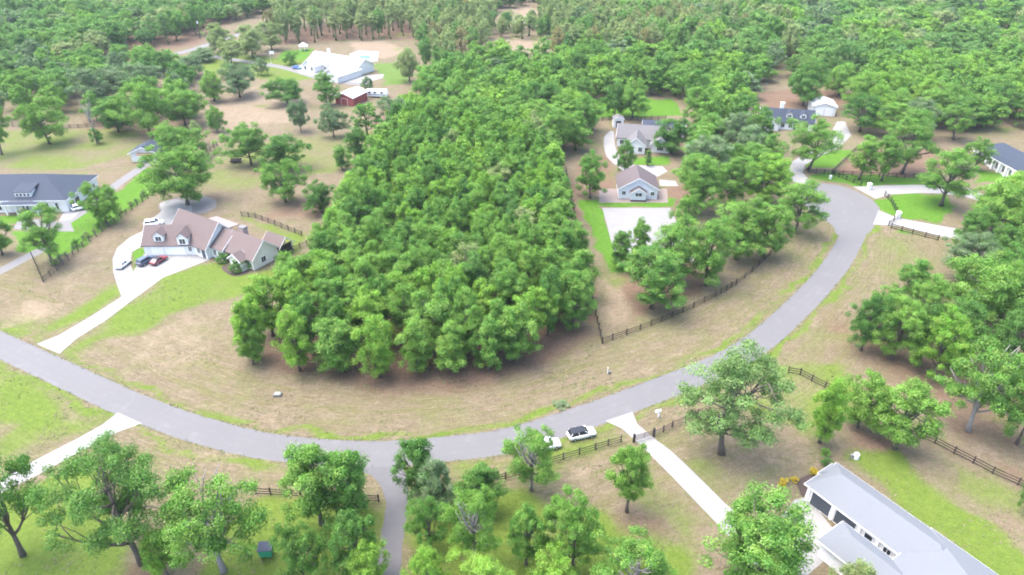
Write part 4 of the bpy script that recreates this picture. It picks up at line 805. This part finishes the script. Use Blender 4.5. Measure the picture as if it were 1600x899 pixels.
c = MB().box(4.9, 6.6, 1.9, 3.2, 3.4, 7.1).obj('chimney', BRICK, h); MB().box(4.8, 6.7, 1.8, 3.3, 7.1, 7.25).obj('chimney_cap', CONC_G, c)
g1 = (-89.0 + 70.6, 145.6 - 147.5); ca_, sa_ = math.cos(math.radians(32)), math.sin(math.radians(32))
gl = (g1[0] * ca_ - g1[1] * sa_, g1[0] * sa_ + g1[1] * ca_, 0.0); gr_ = math.radians(33.3)
gable(h, 0, 12.2, 0, 8.2, 2.8, 6.0, 'u', WHITE, BROWNROOF, 0.4, gl, gr_)
garage_door(h, 3.3, -0.03, 2.7, 2.2, loc=gl, rz=gr_); garage_door(h, 7.4, -0.03, 4.8, 2.2, loc=gl, rz=gr_)
window(h, 11.1, -0.03, 1.0, 0.8, 1.2, loc=gl, rz=gr_)
dormer(h, 3.9, 0.6, 3.3, 2.4, 2.9, 2.7, BROWNROOF, WHITE, gl, gr_)
dormer(h, 9.9, -0.35, 2.9, 2.5, 4.0, 3.2, BROWNROOF, WHITE, gl, gr_)
for u in (-2.8, 1.3, 3.0): window(h, u, -4.72 if u < 0 else -3.23, 0.9, 1.1, 1.4)
MB().box(-1.7, -0.5, -4.78, -4.7, 0.1, 2.3).obj('door', DARKDOOR, h)
window(h, 5.6, -2.43, 0.9, 1.0, 1.4); window(h, 10.0, -4.33, 0.9, 1.7, 1.4, panes=3); window(h, 13.83, 0.6, 1.0, 1.2, 1.4, HP); window(h, 0.04, 1.8, 4.3, 0.9, 1.2, HP)

# white house with a navy hip roof
h = house('hip_roof_house', 'long white house with navy hip roof beside the side lane', -136.0, 178.2, 1.5)
hip(h, -16, 14.6, -8.4, 8.4, 3.5, 7.8, WHITE, NAVYROOF, 0.6)
hip(h, -1.2, 7.6, -10.4, -6.5, 3.1, 3.75, WHITE, NAVYROOF, 0.4, wall=False)
for u in (-0.9, 1.9, 4.6, 7.3): MB().box(u - .17, u + .17, -10.2, -9.86, 0, 3.1).obj('porch_column', TRIM, h)
d = MB().box(1.2, 5.6, -7.6, -4.0, 4.0, 5.55).obj('dormer', WHITE, h); MB().prism([(-7.9, 5.55), (-3.4, 6.5), (-3.4, 6.62), (-7.9, 5.67)], 'u', 0.9, 5.9).obj('dormer_roof', NAVYROOF, d)
for u in (1.9, 2.9, 3.9, 4.9): window(h, u, -7.62, 4.4, 0.6, 0.75, panes=1)
for u in (-14, -12, -9.6, -7.8, -6, -3.4, 9.4, 12): window(h, u, -8.43, 0.8, 0.8, 1.9, panes=1)
MB().box(2.6, 4.0, -8.47, -8.39, 0.05, 2.4).obj('door', DARKDOOR, h)
for v in (-6, -3.4): garage_door(h, 14.63, v, 2.2, 2.2, HP, GLASS)
for v in (0.5, 3.5, 6): window(h, 14.63, v, 0.9, 1.0, 1.3, HP)

h = house('garden_shed', 'small white shed with navy roof at the end of the lane', -117.5, 211.0, 2, 'shed')
gable(h, -4.2, 4.2, -3.2, 3.2, 3.0, 4.8, 'v', WHITE, NAVYROOF, 0.6)
garage_door(h, 1.2, -3.23, 2.6, 2.4, mat=TIMBER); MB().prism([(-4.4, 2.5), (-3.22, 2.9), (-3.22, 3.02), (-4.4, 2.62)], 'u', -2.0, 3.2).obj('awning', plain('rust_awning', (0.22, 0.12, 0.09)), h)

# long garage and house with grey roof, lower right
h = house('garage_house', 'long grey-roofed white house with dark garage doors, partly out of frame', 47.7, 70.4, -57)
hip(h, -2.1, 18, -3.5, 3.1, 3.0, 5.4, WHITE, GREYROOF, 0.5, ends=(0.75, 1))
hip(h, -2.5, 0.6, -0.3, 2.5, 3.08, 4.2, WHITE, GREYROOF, 0.3, ends=(1, 1), long_='v')
hip(h, 12.5, 34, -10.4, 3.08, 3.2, 7.2, WHITE, GREYROOF, 0.5)
hip(h, 5.1, 20, -10.5, -5.8, 3.0, 4.9, WHITE, GREYROOF, 0.5)
for u0, u1 in ((-1.0, 1.6), (2.9, 5.5)): garage_door(h, (u0 + u1) / 2, -3.53, u1 - u0 + 0.5, 2.45, mat=DARKDOOR)
for u in (-1.85, 2.25, 6.3, 9.0): MB().box(u - .22, u + .22, -3.75, -3.56, 0, 2.95).obj('pilaster', TRIM, h)
window(h, 7.7, -3.53, 1.0, 1.1, 1.3, panes=1); window(h, 10.4, -3.53, 0.9, 1.0, 1.4)
window(h, 5.07, -8.2, 0.9, 1.4, 1.4, -HP); window(h, -2.13, -1.9, 1.0, 1.0, 1.2, -HP)

# white stable by the arena
h = house('stable', 'white stable with taupe gable roof facing the white arena', 35.7, 178.8, -4, 'stable')
gable(h, -5.4, 5.4, 0, 9.5, 3.2, 6.3, 'v', plain('stable_white', (0.62, 0.64, 0.67), 0.7, var=0.04), TAUPEROOF, 0.5)
gable(h, -2.1, 2.1, -1.6, 0.0, 2.5, 3.9, 'v', plain('stable_white', (0.62, 0.64, 0.67)), TAUPEROOF, 0.35)
window(h, 0, -1.63, 1.5, 1.8, 1.0, panes=2); MB().box(-2.2, 2.2, -2.0, -1.7, 0.02, 0.4).obj('planter', TIMBER, h)
for u in (-4.0, 4.0): window(h, u, -0.03, 1.2, 1.0, 1.1)
# pale grey house behind the stable
h = house('grey_house', 'pale grey-roofed house half hidden by trees behind the stable', 44.0, 224.0, -12)
gable(h, -8, 9, -3.5, 6, 3.2, 6.2, 'u', WHITE, LGREYROOF, 0.5); gable(h, -4.5, 1.5, -9.5, -2, 3.0, 5.4, 'v', WHITE, LGREYROOF, 0.5); gable(h, 3.5, 9.2, -7.0, -2, 3.0, 5.2, 'v', WHITE, LGREYROOF, 0.5)
gable(h, 0, 14, 7, 15, 3.0, 5.0, 'u', WHITE, NAVYROOF, 0.5)
for u in (-2.8, 0): window(h, u, -9.53, 0.8, 1.2, 1.5)
window(h, 6.4, -7.03, 0.8, 2.0, 1.5, panes=3); window(h, -6.4, -3.53, 0.9, 1.3, 1.4)
h = house('pump_shed', 'tiny white shed with an open front beside the pale grey house', 38.5, 243.0, 0, 'shed')
gable(h, -1.8, 1.8, -1.5, 1.5, 3.2, 4.0, 'v', WHITE, LGREYROOF, 0.25); MB().box(-0.9, 0.9, -1.56, -1.5, 0.05, 2.5).obj('door', GLASS, h)
# navy-roofed house behind the turning circle
h = house('dormer_house', 'white house with navy roof and white chimney beyond the turning circle', 99.5, 243.5, -12)
gable(h, -9, 9, -4.2, 4.2, 3.0, 6.2, 'u', WHITE, NAVYROOF, 0.5); gable(h, -7.5, -3, -6.4, -3, 2.9, 4.6, 'v', WHITE, NAVYROOF, 0.4)
dormer(h, 0.5, -3.0, 3.9, 2.2, 2.6, 2.2, NAVYROOF); dormer(h, 5.2, -3.0, 3.9, 2.2, 2.6, 2.2, NAVYROOF)
c = MB().box(-2.6, -1.4, 0.6, 1.6, 5.5, 8.0).obj('chimney', WHITE, h); MB().box(-2.7, -1.3, 0.5, 1.7, 8.0, 8.2).obj('chimney_cap', TRIM, c)
for u in (-5.2, -1.4, 1.2, 4, 6.6): window(h, u, -6.43 if u < -3 else -4.23, 0.8, 1.2, 1.5)
MB().box(2.3, 3.3, -4.3, -4.2, 0.1, 2.3).obj('door', DARKDOOR, h)
h = house('metal_barn', 'white metal barn with low gable roof beside the brown clearing', 119.0, 259.5, -12, 'barn')
gable(h, -4.2, 4.2, -4, 5, 3.6, 4.9, 'v', WHITE, WHITEROOF, 0.4); garage_door(h, -1.6, -4.03, 2.6, 2.7); garage_door(h, 1.9, -4.03, 2.6, 2.7)
# house at the right edge
h = house('columned_house', 'dark-roofed white house with a row of porch columns beyond the loop lawn', 155.0, 199.0, -86)
hip(h, -13, 20, -4.6, 5.2, 3.2, 6.6, WHITE, NAVYROOF, 0.6)
for u in range(-12, 19, 3): MB().box(u - .3, u + .3, -5.3, -4.7, 0, 3.0).obj('porch_column', TRIM, h)
for u in range(-10, 17, 3): window(h, u - 0.4, -4.63, 0.7, 1.2, 1.8)
# far white house, red barn, trailer
h = house('far_white_house', 'large far white house with white roofs and a round drive', -80.0, 326.0, -31)
gable(h, -15, 15, -6, 6, 3.2, 6.4, 'u', WHITE, WHITEROOF, 0.6); gable(h, -13, -6, -11, -5, 3.0, 5.6, 'v', WHITE, WHITEROOF, 0.5); gable(h, 8, 16, -19, -4, 3.0, 5.8, 'v', WHITE, WHITEROOF, 0.5); gable(h, -1, 5, -8.5, -5, 3.0, 5.0, 'v', WHITE, WHITEROOF, 0.5)
for u in (-11.5, -7.5, -4, 0.6, 3.2): window(h, u, {-11.5: -11.03, -7.5: -11.03, -4: -6.03}.get(u, -8.53), 0.8, 1.3, 1.6)
for v in (-16, -12): garage_door(h, 7.97, v, 2.8, 2.4, -HP, GLASS)
MB().box(-9, -8, 1.5, 2.5, 5.5, 8).obj('chimney', WHITE, h)
h = house('red_barn', 'red barn with white gable roof below the far white house', -64.5, 273.8, -22, 'barn')
gable(h, -4.2, 4.2, -5, 5, 3.3, 4.7, 'v', RED, WHITEROOF, 0.4); garage_door(h, 0, -5.03, 2.8, 2.6, mat=RED)
h = thing('travel_trailer', 'white travel trailer with blue stripe parked beside the red barn', 'trailer', (*G(590, 152), 0), math.radians(-6))
MB().prism([(-4.4, 0.7), (4.2, 0.6), (4.5, 1.6), (4.0, 3.1), (-4.3, 3.1), (-4.5, 2.2)], 'v', -1.2, 1.2).obj('body', TRIM, h)
MB().box(-4.3, 4.1, -1.225, -1.2, 1.15, 1.45).obj('stripe', plain('stripe_blue', (0.08, 0.12, 0.22)), h)
for u in (-2.9, -0.6, 2.2): window(h, u, -1.21, 1.8, 1.0, 0.7, panes=1)
for u in (-0.8, 0.3):
    for v in (-1.1, 1.1): MB().tube([(u, v - .12, .36), (u, v + .12, .36)], [.36, .36], 12).obj('wheel', RUBBER, h)
MB().box(4.2, 5.4, -0.06, 0.06, 0.45, 0.57).obj('hitch', BLACKMETAL, h)

# ------------------------------------------------------------------ fences
def fence(px, label, mat=TIMBER, h=1.45, step=2.6, rails=3, name='rail_fence', sm=0):
    g = GP(px)
    if sm: g = smooth(g, sm)
    P0 = g[0]; root = thing(name, label, 'fence', (P0[0], P0[1], 0))
    pts = [(x - P0[0], y - P0[1]) for x, y in g]
    post = MB().box(-.09, .09, -.09, .09, 0, h + 0.12).me('post', mat)
    for (a, b) in zip(pts, pts[1:]):
        L = math.hypot(b[0] - a[0], b[1] - a[1]); n = max(1, round(L / step)); an = math.atan2(b[1] - a[1], b[0] - a[0])
        for i in range(n): link('post', post, root, (a[0] + (b[0] - a[0]) * i / n, a[1] + (b[1] - a[1]) * i / n, 0), an)
    link('post', post, root, (*pts[-1], 0))
    for k in range(rails):
        mb = MB(); z = h * (k + 0.7) / rails - 0.02
        for a, b in zip(pts, pts[1:]):
            dx, dy = b[0] - a[0], b[1] - a[1]; L = math.hypot(dx, dy); nx_, ny_ = -dy / L * 0.03, dx / L * 0.03
            sec = [(a[0] - nx_ * 4.2, a[1] - ny_ * 4.2), (b[0] - nx_ * 4.2, b[1] - ny_ * 4.2), (b[0] - nx_ * 3.05, b[1] - ny_ * 3.05), (a[0] - nx_ * 3.05, a[1] - ny_ * 3.05)]
            bs = len(mb.v); mb.v += [(x, y, z - .08) for x, y in sec] + [(x, y, z + .08) for x, y in sec]
            mb.f += [tuple(bs + i for i in q) for q in ((3, 2, 1, 0), (4, 5, 6, 7), (0, 1, 5, 4), (1, 2, 6, 5), (2, 3, 7, 6), (3, 0, 4, 7))]
        mb.obj('rail', mat, root)
fence([(884, 268), (895, 320), (905, 380), (922, 455), (941, 537)], 'dark rail fence along the red earth track beside the grove')
fence([(941, 537), (1000, 516), (1050, 496), (1100, 473), (1150, 445), (1185, 416), (1210, 392), (1228, 372)], 'dark rail fence curving above the verge towards the turning circle', sm=3)
fence([(51, 402), (68, 441), (100, 415), (130, 386), (180, 348), (215, 322), (255, 294), (300, 258), (340, 228)], 'dark fence running from the side lane past the brown-roofed house', TIMBER_G)
fence([(378, 338), (400, 341), (430, 352), (472, 369)], 'grey board fence behind the brown-roofed house', TIMBER_G)
fence([(441, 401), (458, 393), (480, 384)], 'short grey fence from the brown-roofed house to the grove', TIMBER_G)
fence([(690, 774), (745, 759), (812, 743)], 'dark rail fence below the road between side drive and parked cars')
fence([(846, 728), (880, 718), (930, 703), (970, 691)], 'grey rail fence running from the parked cars to the metal gate', TIMBER_G)
fence([(1022, 683), (1050, 668), (1090, 650), (1110, 640)], 'thin dark fence between the metal gate and the airy tree', TIMBER_G)
fence([(1231, 583), (1250, 586), (1268, 596), (1310, 617), (1360, 644), (1436, 684), (1460, 693), (1490, 709), (1520, 724), (1550, 740), (1590, 758), (1640, 782)], 'long dark board fence from the airy tree across the lawn beside the garage')
fence([(400, 772), (470, 776), (592, 784)], 'dark rail fence behind the straight thin-trunked tree')
fence([(1262, 270), (1300, 273), (1345, 291)], 'black fence along the lawn above the turning circle', BLACKMETAL)
fence([(1300, 271), (1322, 250), (1340, 232)], 'black fence beside the brown paddock climbing to the trees', BLACKMETAL)
fence([(1302, 273), (1360, 276), (1440, 279)], 'black fence between brown paddock and lawn', BLACKMETAL)
fence([(1382, 306), (1392, 316), (1400, 332)], 'black fence across the loop lawn between two gate pillars', BLACKMETAL)
fence([(1392, 357), (1425, 366), (1465, 376)], 'black fence below the lower cul-de-sac drive', BLACKMETAL)
fence([(20, 199), (110, 201), (200, 196)], 'distant pasture fence by the clear-trunked oak', TIMBER_G)
fence([(930, 189), (985, 188), (1040, 187)], 'dark fence across the bright lawn behind the pale grey house')
# metal gate across the long driveway
ga, gb = G(990, 691), G(1021, 682); an = math.atan2(gb[1] - ga[1], gb[0] - ga[0]); L = math.hypot(gb[0] - ga[0], gb[1] - ga[1])
g = thing('metal_gate', 'dark metal bar gate across the long white driveway', 'gate', (*ga, 0), an)
for u in (0, L): MB().box(u - .14, u + .14, -.14, .14, 0, 1.75).obj('gate_post', BLACKMETAL, g)
for k in range(5): MB().box(0.16, L - 0.16, -.035, .035, 0.3 + 0.27 * k, 0.38 + 0.27 * k).obj('bar', TIMBER_G, g)
for u in (0.2, L / 2, L - 0.2): MB().box(u - .03, u + .03, -.075, -.037, 0.28, 1.5).obj('upright', TIMBER_G, g)
# gate pillars of the cul-de-sac drives
for (px, py), lb in (((1357, 296), 'white gate pillar at the upper cul-de-sac drive'), ((1402, 341), 'white gate pillar at the lower cul-de-sac drive'), ((1297, 280), 'short white pillar on the lawn above the turning circle')):
    p = thing('gate_pillar', lb, 'pillar', (*G(px, py), 0)); k = 0.6 if 'short' in lb else 1.0
    MB().box(-.45 * k, .45 * k, -.45 * k, .45 * k, 0, 1.7 * k).obj('shaft', WHITE, p); MB().box(-.55 * k, .55 * k, -.55 * k, .55 * k, 1.7 * k, 1.85 * k).obj('cap', TRIM, p); MB().tube([(0, 0, 1.85 * k), (0, 0, 2.0 * k), (0, 0, 2.3 * k)], [.12, .22, .05], 8).obj('lantern', STEEL, p)
fence([(1388, 353), (1396, 346), (1402, 341)], 'black swing gate half across the lower cul-de-sac drive', BLACKMETAL, name='swing_gate')

# ------------------------------------------------------------------ vehicles
def car(label, X, Y, deg, paint, roofm=None, L=4.8, W=1.92, Hh=1.72, suv=True, name='parked_car', cat='car'):
    c = thing(name, label, cat, (X, Y, 0), math.radians(deg)); hw = W / 2; zb = 0.32; hood = 1.02 if suv else 0.88; belt = 1.06 if suv else 0.92
    st = [(-L / 2, .78, .62, .90), (-L / 2 + .12, .92, .40, belt), (-L * .30, 1, zb, belt + .02), (0, 1, zb, belt + .01), (L * .2, 1, zb, belt - .01), (L * .24, 1, zb, hood + .02), (L * .42, .95, zb + .02, hood - .06), (L / 2 - .1, .88, .38, hood - .16), (L / 2, .74, .5, hood - .3)]
    v, f = [], []
    for x, k, z0, z1 in st:
        zz = (z0 + z1) / 2; ring = [(.9, z0), (1, z0 + .12), (1.0, zz), (.985, z1 - .1), (.90, z1 - .015), (.6, z1 + .01)]
        for s, zq in ring: v.append((x, s * k * hw, zq))
        for s, zq in reversed(ring): v.append((x, -s * k * hw, zq))
    n = 12
    for i in range(len(st) - 1):
        for k in range(n): a, b = i * n + k, i * n + (k + 1) % n; f.append((a, b, b + n, a + n))
    f.append(tuple(range(n - 1, -1, -1))); f.append(tuple(range((len(st) - 1) * n, len(st) * n)))
    link('body', mesh_of('body', v, f, paint, True), c)
    xr, xf, tr, tf = (-L * .46, L * .25, -L * .38, L * .07) if suv else (-L * .42, L * .2, -L * .2, L * .04)
    zt = Hh; v = [(xr, -hw * .88, belt), (xf, -hw * .86, belt - .02), (xf, hw * .86, belt - .02), (xr, hw * .88, belt), (tr, -hw * .72, zt - .06), (tf, -hw * .72, zt - .05), (tf, hw * .72, zt - .05), (tr, hw * .72, zt - .06)]
    gm = MB(); gm.v = v; gm.f = [(0, 1, 5, 4), (1, 2, 6, 5), (2, 3, 7, 6), (3, 0, 4, 7), (4, 5, 6, 7)]; gm.obj('window_glass', GLASS, c)
    rm = MB(); e = .03; rv = [(tr - .08, -hw * .75, zt - .07), (tf + .1, -hw * .75, zt - .06), (tf + .1, hw * .75, zt - .06), (tr - .08, hw * .75, zt - .07), (tr, -hw * .66, zt), (tf - .05, -hw * .66, zt + .01), (tf - .05, hw * .66, zt + .01), (tr, hw * .66, zt)]
    rm.v = rv; rm.f = [(3, 2, 1, 0), (0, 1, 5, 4), (1, 2, 6, 5), (2, 3, 7, 6), (3, 0, 4, 7), (4, 5, 6, 7)]; rm.obj('roof', roofm or paint, c)
    for s in (-1, 1):                                   # pillars between the panes
        mb = MB()
        for x0, x1 in (((xf, tf)), ((xr + xf) / 2 - .1, (tr + tf) / 2 - .05), (xr + .05, tr)):
            mb.tube([(x0, s * hw * .885, belt - .03), (x1, s * hw * .74, zt - .05)], [.05, .045], 5)
        mb.obj('pillar', paint, c)
        MB().box(xf - .35, xf - .15, min(s * hw * .95, s * hw * 1.12), max(s * hw * .95, s * hw * 1.12), belt, belt + .16).obj('mirror', paint, c)
        for x in (-L * .3, L * .31):
            wv = MB().tube([(0, -.11, 0), (0, -.1, 0), (0, .1, 0), (0, .11, 0)], [.3, .35, .35, .3], 16).obj('wheel', RUBBER, c, (x, s * hw * .9, .35)); MB().tube([(0, s * .112, 0), (0, s * .125, 0)], [.21, .19], 10).obj('rim', STEEL, wv)
        MB().box(L / 2 - .2, L / 2 - .04, min(s * hw * .45, s * hw * .78), max(s * hw * .45, s * hw * .78), hood - .4, hood - .27).obj('headlight', plain('lamp_clear', (0.7, 0.72, 0.75), 0.15), c)
        MB().box(-L / 2 + .01, -L / 2 + .14, min(s * hw * .55, s * hw * .86), max(s * hw * .55, s * hw * .86), belt - .28, belt - .1).obj('tail_light', plain('lamp_red', (0.35, 0.02, 0.02), 0.2), c)
    MB().box(-L * .18, L * .18, -hw * 1.0 - .005, -hw * .99, zb - .06, zb + .1).obj('sill', RUBBER, c)
    return c
def paint(n, col): 
    m = plain(n, col, 0.28, var=0.02, spec=0.5); return m
PW = paint('paint_white', (0.76, 0.77, 0.78))
x, y = G(908, 682); car('white car with black glass roof parked at the road edge', x, y, 17, PW, paint('paint_black', (0.012, 0.013, 0.016)))
x, y = G(853, 700); car('white car half hidden under a tree by the road', x, y, 16, PW)
x, y = G(229, 411); car('blue-grey car parked in front of the white garage doors', x, y, 68, paint('paint_blue', (0.05, 0.07, 0.12)), L=4.7)
x, y = G(249, 410); car('dark red car parked beside the blue-grey car', x, y, 68, paint('paint_red', (0.16, 0.02, 0.03)), paint('paint_black', (0.012, 0.013, 0.016)), L=4.4, Hh=1.45, suv=False)
x, y = G(193, 416); car('white car on the curved drive beside the lawn island', x, y, 82, PW, L=4.3, Hh=1.5, suv=False)
x, y = G(241, 352); car('white car behind the brown-roofed house garage', x, y, 20, PW, L=4.8)
x, y = G(128, 327); car('white car beside the navy hip roof house', x, y, 40, PW, L=4.8)
x, y = G(464, 108); car('blue car in front of the far white house', x, y, -20, paint('paint_bright_blue', (0.05, 0.16, 0.42)), L=4.6, suv=False, Hh=1.45)
# low dark trailer under the pasture oak
t = thing('utility_trailer', 'low dark utility trailer on the dry pasture under an oak', 'trailer', (*G(369, 254), 0), math.radians(10))
MB().box(-1.7, 1.7, -.85, .85, .5, .62).obj('bed', BLACKMETAL, t)
for s in (-1, 1): MB().box(-1.7, 1.7, s * .88 - .03, s * .88 + .03, .5, 1.0).obj('side_rail', BLACKMETAL, t); MB().tube([(0, s * .95 - .09, .33), (0, s * .95 + .09, .33)], [.33, .33], 12).obj('wheel', RUBBER, t)
MB().box(1.7, 3.0, -.05, .05, .48, .58).obj('hitch', BLACKMETAL, t)

# ------------------------------------------------------------------ small things
def lid_bin(px, label):
    b = thing('feed_bin', label, 'bin', (*G(*px), 0), 0.05); gm = plain('green_plastic', (0.02, 0.20, 0.10), 0.5)
    for u in (-.62, .62):
        for v in (-.45, .45): MB().box(u - .06, u + .06, v - .06, v + .06, 0, .45).obj('leg', TIMBER, b)
    MB().prism([(-.8, .4), (.8, .4), (.9, 1.75), (-.9, 1.75)], 'v', -.6, .6).obj('body', gm, b); MB().prism([(-.72, 1.7), (.72, 2.0), (.72, 2.08), (-.72, 1.78)], 'u', -.98, .98).obj('lid', plain('dark_lid', (0.035, 0.045, 0.07)), b)
lid_bin((418, 868), 'green feed bin with slanted dark lid on legs in the grass')
m = thing('mailbox', 'white mailbox on a slanted post beside the long white driveway', 'mailbox', (*G(1029, 652), 0), math.radians(20))
MB().box(-.12, .12, -.12, .12, 0, 1.25).obj('post', TRIM, m); MB().prism([(-.2, 1.25), (.2, 1.25), (.2, 1.5), (.12, 1.62), (-.12, 1.62), (-.2, 1.5)], 'u', -.75, .25).obj('box', TRIM, m)
m = thing('meter_post', 'white utility marker post on the dry verge below the grove', 'post', (*G(949, 584), 0))
MB().box(-.06, .06, -.06, .06, 0, 1.5).obj('post', TRIM, m); MB().box(.15, .6, -.2, .2, 0, .55).obj('cabinet', CONC_G, m)
m = thing('utility_box', 'pale flat utility box on the dry verge before the grove', 'box', (*G(434, 618), 0)); MB().box(-.7, .7, -.5, .5, 0, .35).obj('base', CONC_G, m); MB().prism([(-.6, .35), (.6, .35), (.5, .5), (-.5, .5)], 'v', -.42, .42).obj('lid', plain('sage_lid', (0.2, 0.22, 0.18)), m)
m = thing('well_tank', 'white well tank with pump standing on the lawn by the grey-roofed garage', 'tank', (*G(1337, 716), 0)); MB().tube([(0, 0, 0), (0, 0, .9), (0, 0, 1.1)], [.45, .45, .25], 12).obj('tank', TRIM, m); MB().box(-.95, -.5, -.25, .2, 0, .8).obj('pump', STEEL, m)
m = thing('utility_pole', 'wooden power pole with transformer by the far lane', 'pole', (*G(313, 61), 0)); MB().tube([(0, 0, 0), (0, 0, 11)], [.22, .14], 8).obj('shaft', TIMBER_G, m); MB().box(-1.2, 1.2, -.08, .08, 10, 10.2).obj('crossarm', TIMBER_G, m); MB().tube([(.4, 0, 8.0), (.4, 0, 9.2)], [.32, .32], 10).obj('transformer', TRIM, m)
m = thing('flag_pole', 'white flag on a pole beside the far house lane', 'flag', (*G(424, 100), 0)); MB().tube([(0, 0, 0), (0, 0, 6)], [.07, .05], 6).obj('pole', TRIM, m); MB().box(.05, 2.2, -.02, .02, 4.6, 5.9).obj('flag', TRIM, m)
m = thing('garden_gazebo', 'white gazebo behind the far white house', 'gazebo', (*G(475, 79), 0)); MB().tube([(0, 0, 2.4), (0, 0, 4.0)], [2.6, .2], 6).obj('roof', WHITEROOF, m)
for k in range(6): a = k * math.pi / 3; MB().box(2.1 * math.cos(a) - .1, 2.1 * math.cos(a) + .1, 2.1 * math.sin(a) - .1, 2.1 * math.sin(a) + .1, 0, 2.45).obj('post', TRIM, m)
# planted shrubs
for i, (px, py, wd, tone, lb) in enumerate(((1222, 758, 17, 'yellow', 'yellow flowering shrub at the dark bed by the garage driveway'), (1240, 753, 13, 'yellow', 'small yellow flowering shrub on the dark bed edge'), (1271, 741, 15, 'yellow', 'yellow flowering shrub at the corner of the grey roof'), (1290, 727, 18, 'dark', 'spiky dark green shrub behind the corner of the grey roof'),
        (350, 410, 22, 'dark', 'dark shrub by the cream house door'), (372, 424, 26, 'dark', 'dark shrub in the front bed of the cream house'), (388, 420, 20, 'green', 'green shrub against the cream gable wall'), (1012, 259, 14, 'dark', 'dark conical shrub on the lawn of the pale grey house'),
        (455, 101, 26, 'dark', 'dark shrub mass at the corner of the far white house'), (40, 338, 18, 'olive', 'pinkish shrub by the navy-roofed house wall'), (1288, 712, 18, 'green', 'low shrub on the lawn edge behind the garage'), (876, 634, 26, 'grey', 'grey brush heap beside the road verge'), (430, 405, 10, 'dark', 'small shrub by the dark open porch'))):
    X, Y = G(px, py); wm = wd / (FPX / zc_of(Y, 1)); tree('cone' if 'conical' in lb else 'shrub', X, Y, 0.7 if 'heap' in lb else (5 if 'conical' in lb else wm * 0.8), wm, tone, lb, RT, name='shrub', cat='shrub')
# hedge shrubs planted along the lane fence
hl = GP([(88, 419), (130, 380), (180, 342), (212, 320), (250, 291), (280, 268), (330, 232)]); acc = 0
RS = random.Random(8)
for a, b in zip(hl, hl[1:]):
    L = math.hypot(b[0] - a[0], b[1] - a[1]); n = int(L / 2.3)
    for i in range(n):
        t = (i + RS.random() * 0.6) / n; q = RS.uniform(1.0, 2.2)
        tree('shrub', a[0] + (b[0] - a[0]) * t - 0.9, a[1] + (b[1] - a[1]) * t + 0.8, q * RS.uniform(0.8, 1.2), q, RS.choice(('dark', 'grey', 'olive')), 'low hedge shrub planted along the lane fence', RS, 'hedge shrubs along the lane fence', name='shrub', cat='shrub')
# ------------------------------------------------------------------ rough grass tufts over the near pasture
rng = np.random.RandomState(77); nT = 26000
tx = rng.uniform(-115, 115, nT); ty = 50 + 130 * rng.rand(nT) ** 1.2
keep = np.abs(tx) < 0.82 * ty + 34
dR = pdist(tx, ty, rc, False); keep &= dR > 3.6
ex, ey = [], []
for (x0, y0), (x1, y1) in zip(rc[:-16], rc[1:-15]):
    L_ = math.hypot(x1 - x0, y1 - y0); ux, uy = (x1 - x0) / L_, (y1 - y0) / L_
    for q in range(int(L_ * 5)):
        t_ = rng.rand(); off = (2.78 + abs(rng.normal()) * 0.3) * (1 if rng.rand() < 0.5 else -1)
        if rng.rand() < 0.8 + 0.2 * math.sin(x0): ex.append(x0 + (x1 - x0) * t_ - uy * off); ey.append(y0 + (y1 - y0) * t_ + ux * off)
keep = np.concatenate([keep, np.ones(len(ex), bool)]); tx = np.concatenate([tx, ex]); ty = np.concatenate([ty, ey]); nT = len(tx)
for o in [o for o in bpy.data.objects if o.get('kind') == 'structure' and o.type == 'MESH' and len(o.data.vertices) < 400 and o.name != 'ground']:
    pl = [(v.co.x, v.co.y) for v in o.data.vertices]
    if len(o.data.polygons) == 1: keep &= ~inside(tx, ty, pl)
    else: keep &= pdist(tx, ty, pl, False) > 2.6
cl = vnoise(tx, ty, 7, 31) + 0.5 * vnoise(tx, ty, 2.5, 32); keep &= (cl > 0.72 + 0.25 * rng.rand(nT)) | (np.arange(nT) >= 26000)
tx, ty = tx[keep], ty[keep]; n = len(tx); C = np.column_stack([tx, ty, np.full(n, 0.06)])
gm = leaf_mesh('grass_tufts', C, np.full(n, 0.26) * (0.6 + 0.9 * rng.rand(n)), 5, 0.22, rng, 0.5, 0.8)
gm.materials.clear(); tm = bpy.data.materials.new('tuft'); tt, tb, _ = nodes_of(tm); tcn = N(tt, 'ShaderNodeTexCoord'); a1 = noise(tt, tcn.outputs['Object'], 0.12, 4, 0.6)
tt.links.new(mixc(tt, ramp(tt, a1, 0.42, 0.6), (0.185, 0.155, 0.10), (0.12, 0.155, 0.045)), tb.inputs['Base Color']); tb.inputs['Roughness'].default_value = 0.95
gm.materials.append(tm); tag(link('grass_tufts', gm), 'rough tufts of dry and green grass over the pasture', 'grass', kind='stuff')

# ------------------------------------------------------------------ haze
hz = MB().box(-1500, 1500, -400, 2400, -1.0, 84.0).obj('haze', [], None); hz.data.materials.clear()
hm = bpy.data.materials.new('haze'); hm.use_nodes = True; t = hm.node_tree; t.nodes.clear(); o_ = N(t, 'ShaderNodeOutputMaterial'); pv = N(t, 'ShaderNodeVolumePrincipled')
pv.inputs['Color'].default_value = (0.80, 0.92, 1.0, 1); pv.inputs['Density'].default_value = 0.0001; pv.inputs['Anisotropy'].default_value = 0.2
t.links.new(pv.outputs[0], o_.inputs['Volume']); hz.data.materials.append(hm); tag(hz, None, None, kind='stuff')
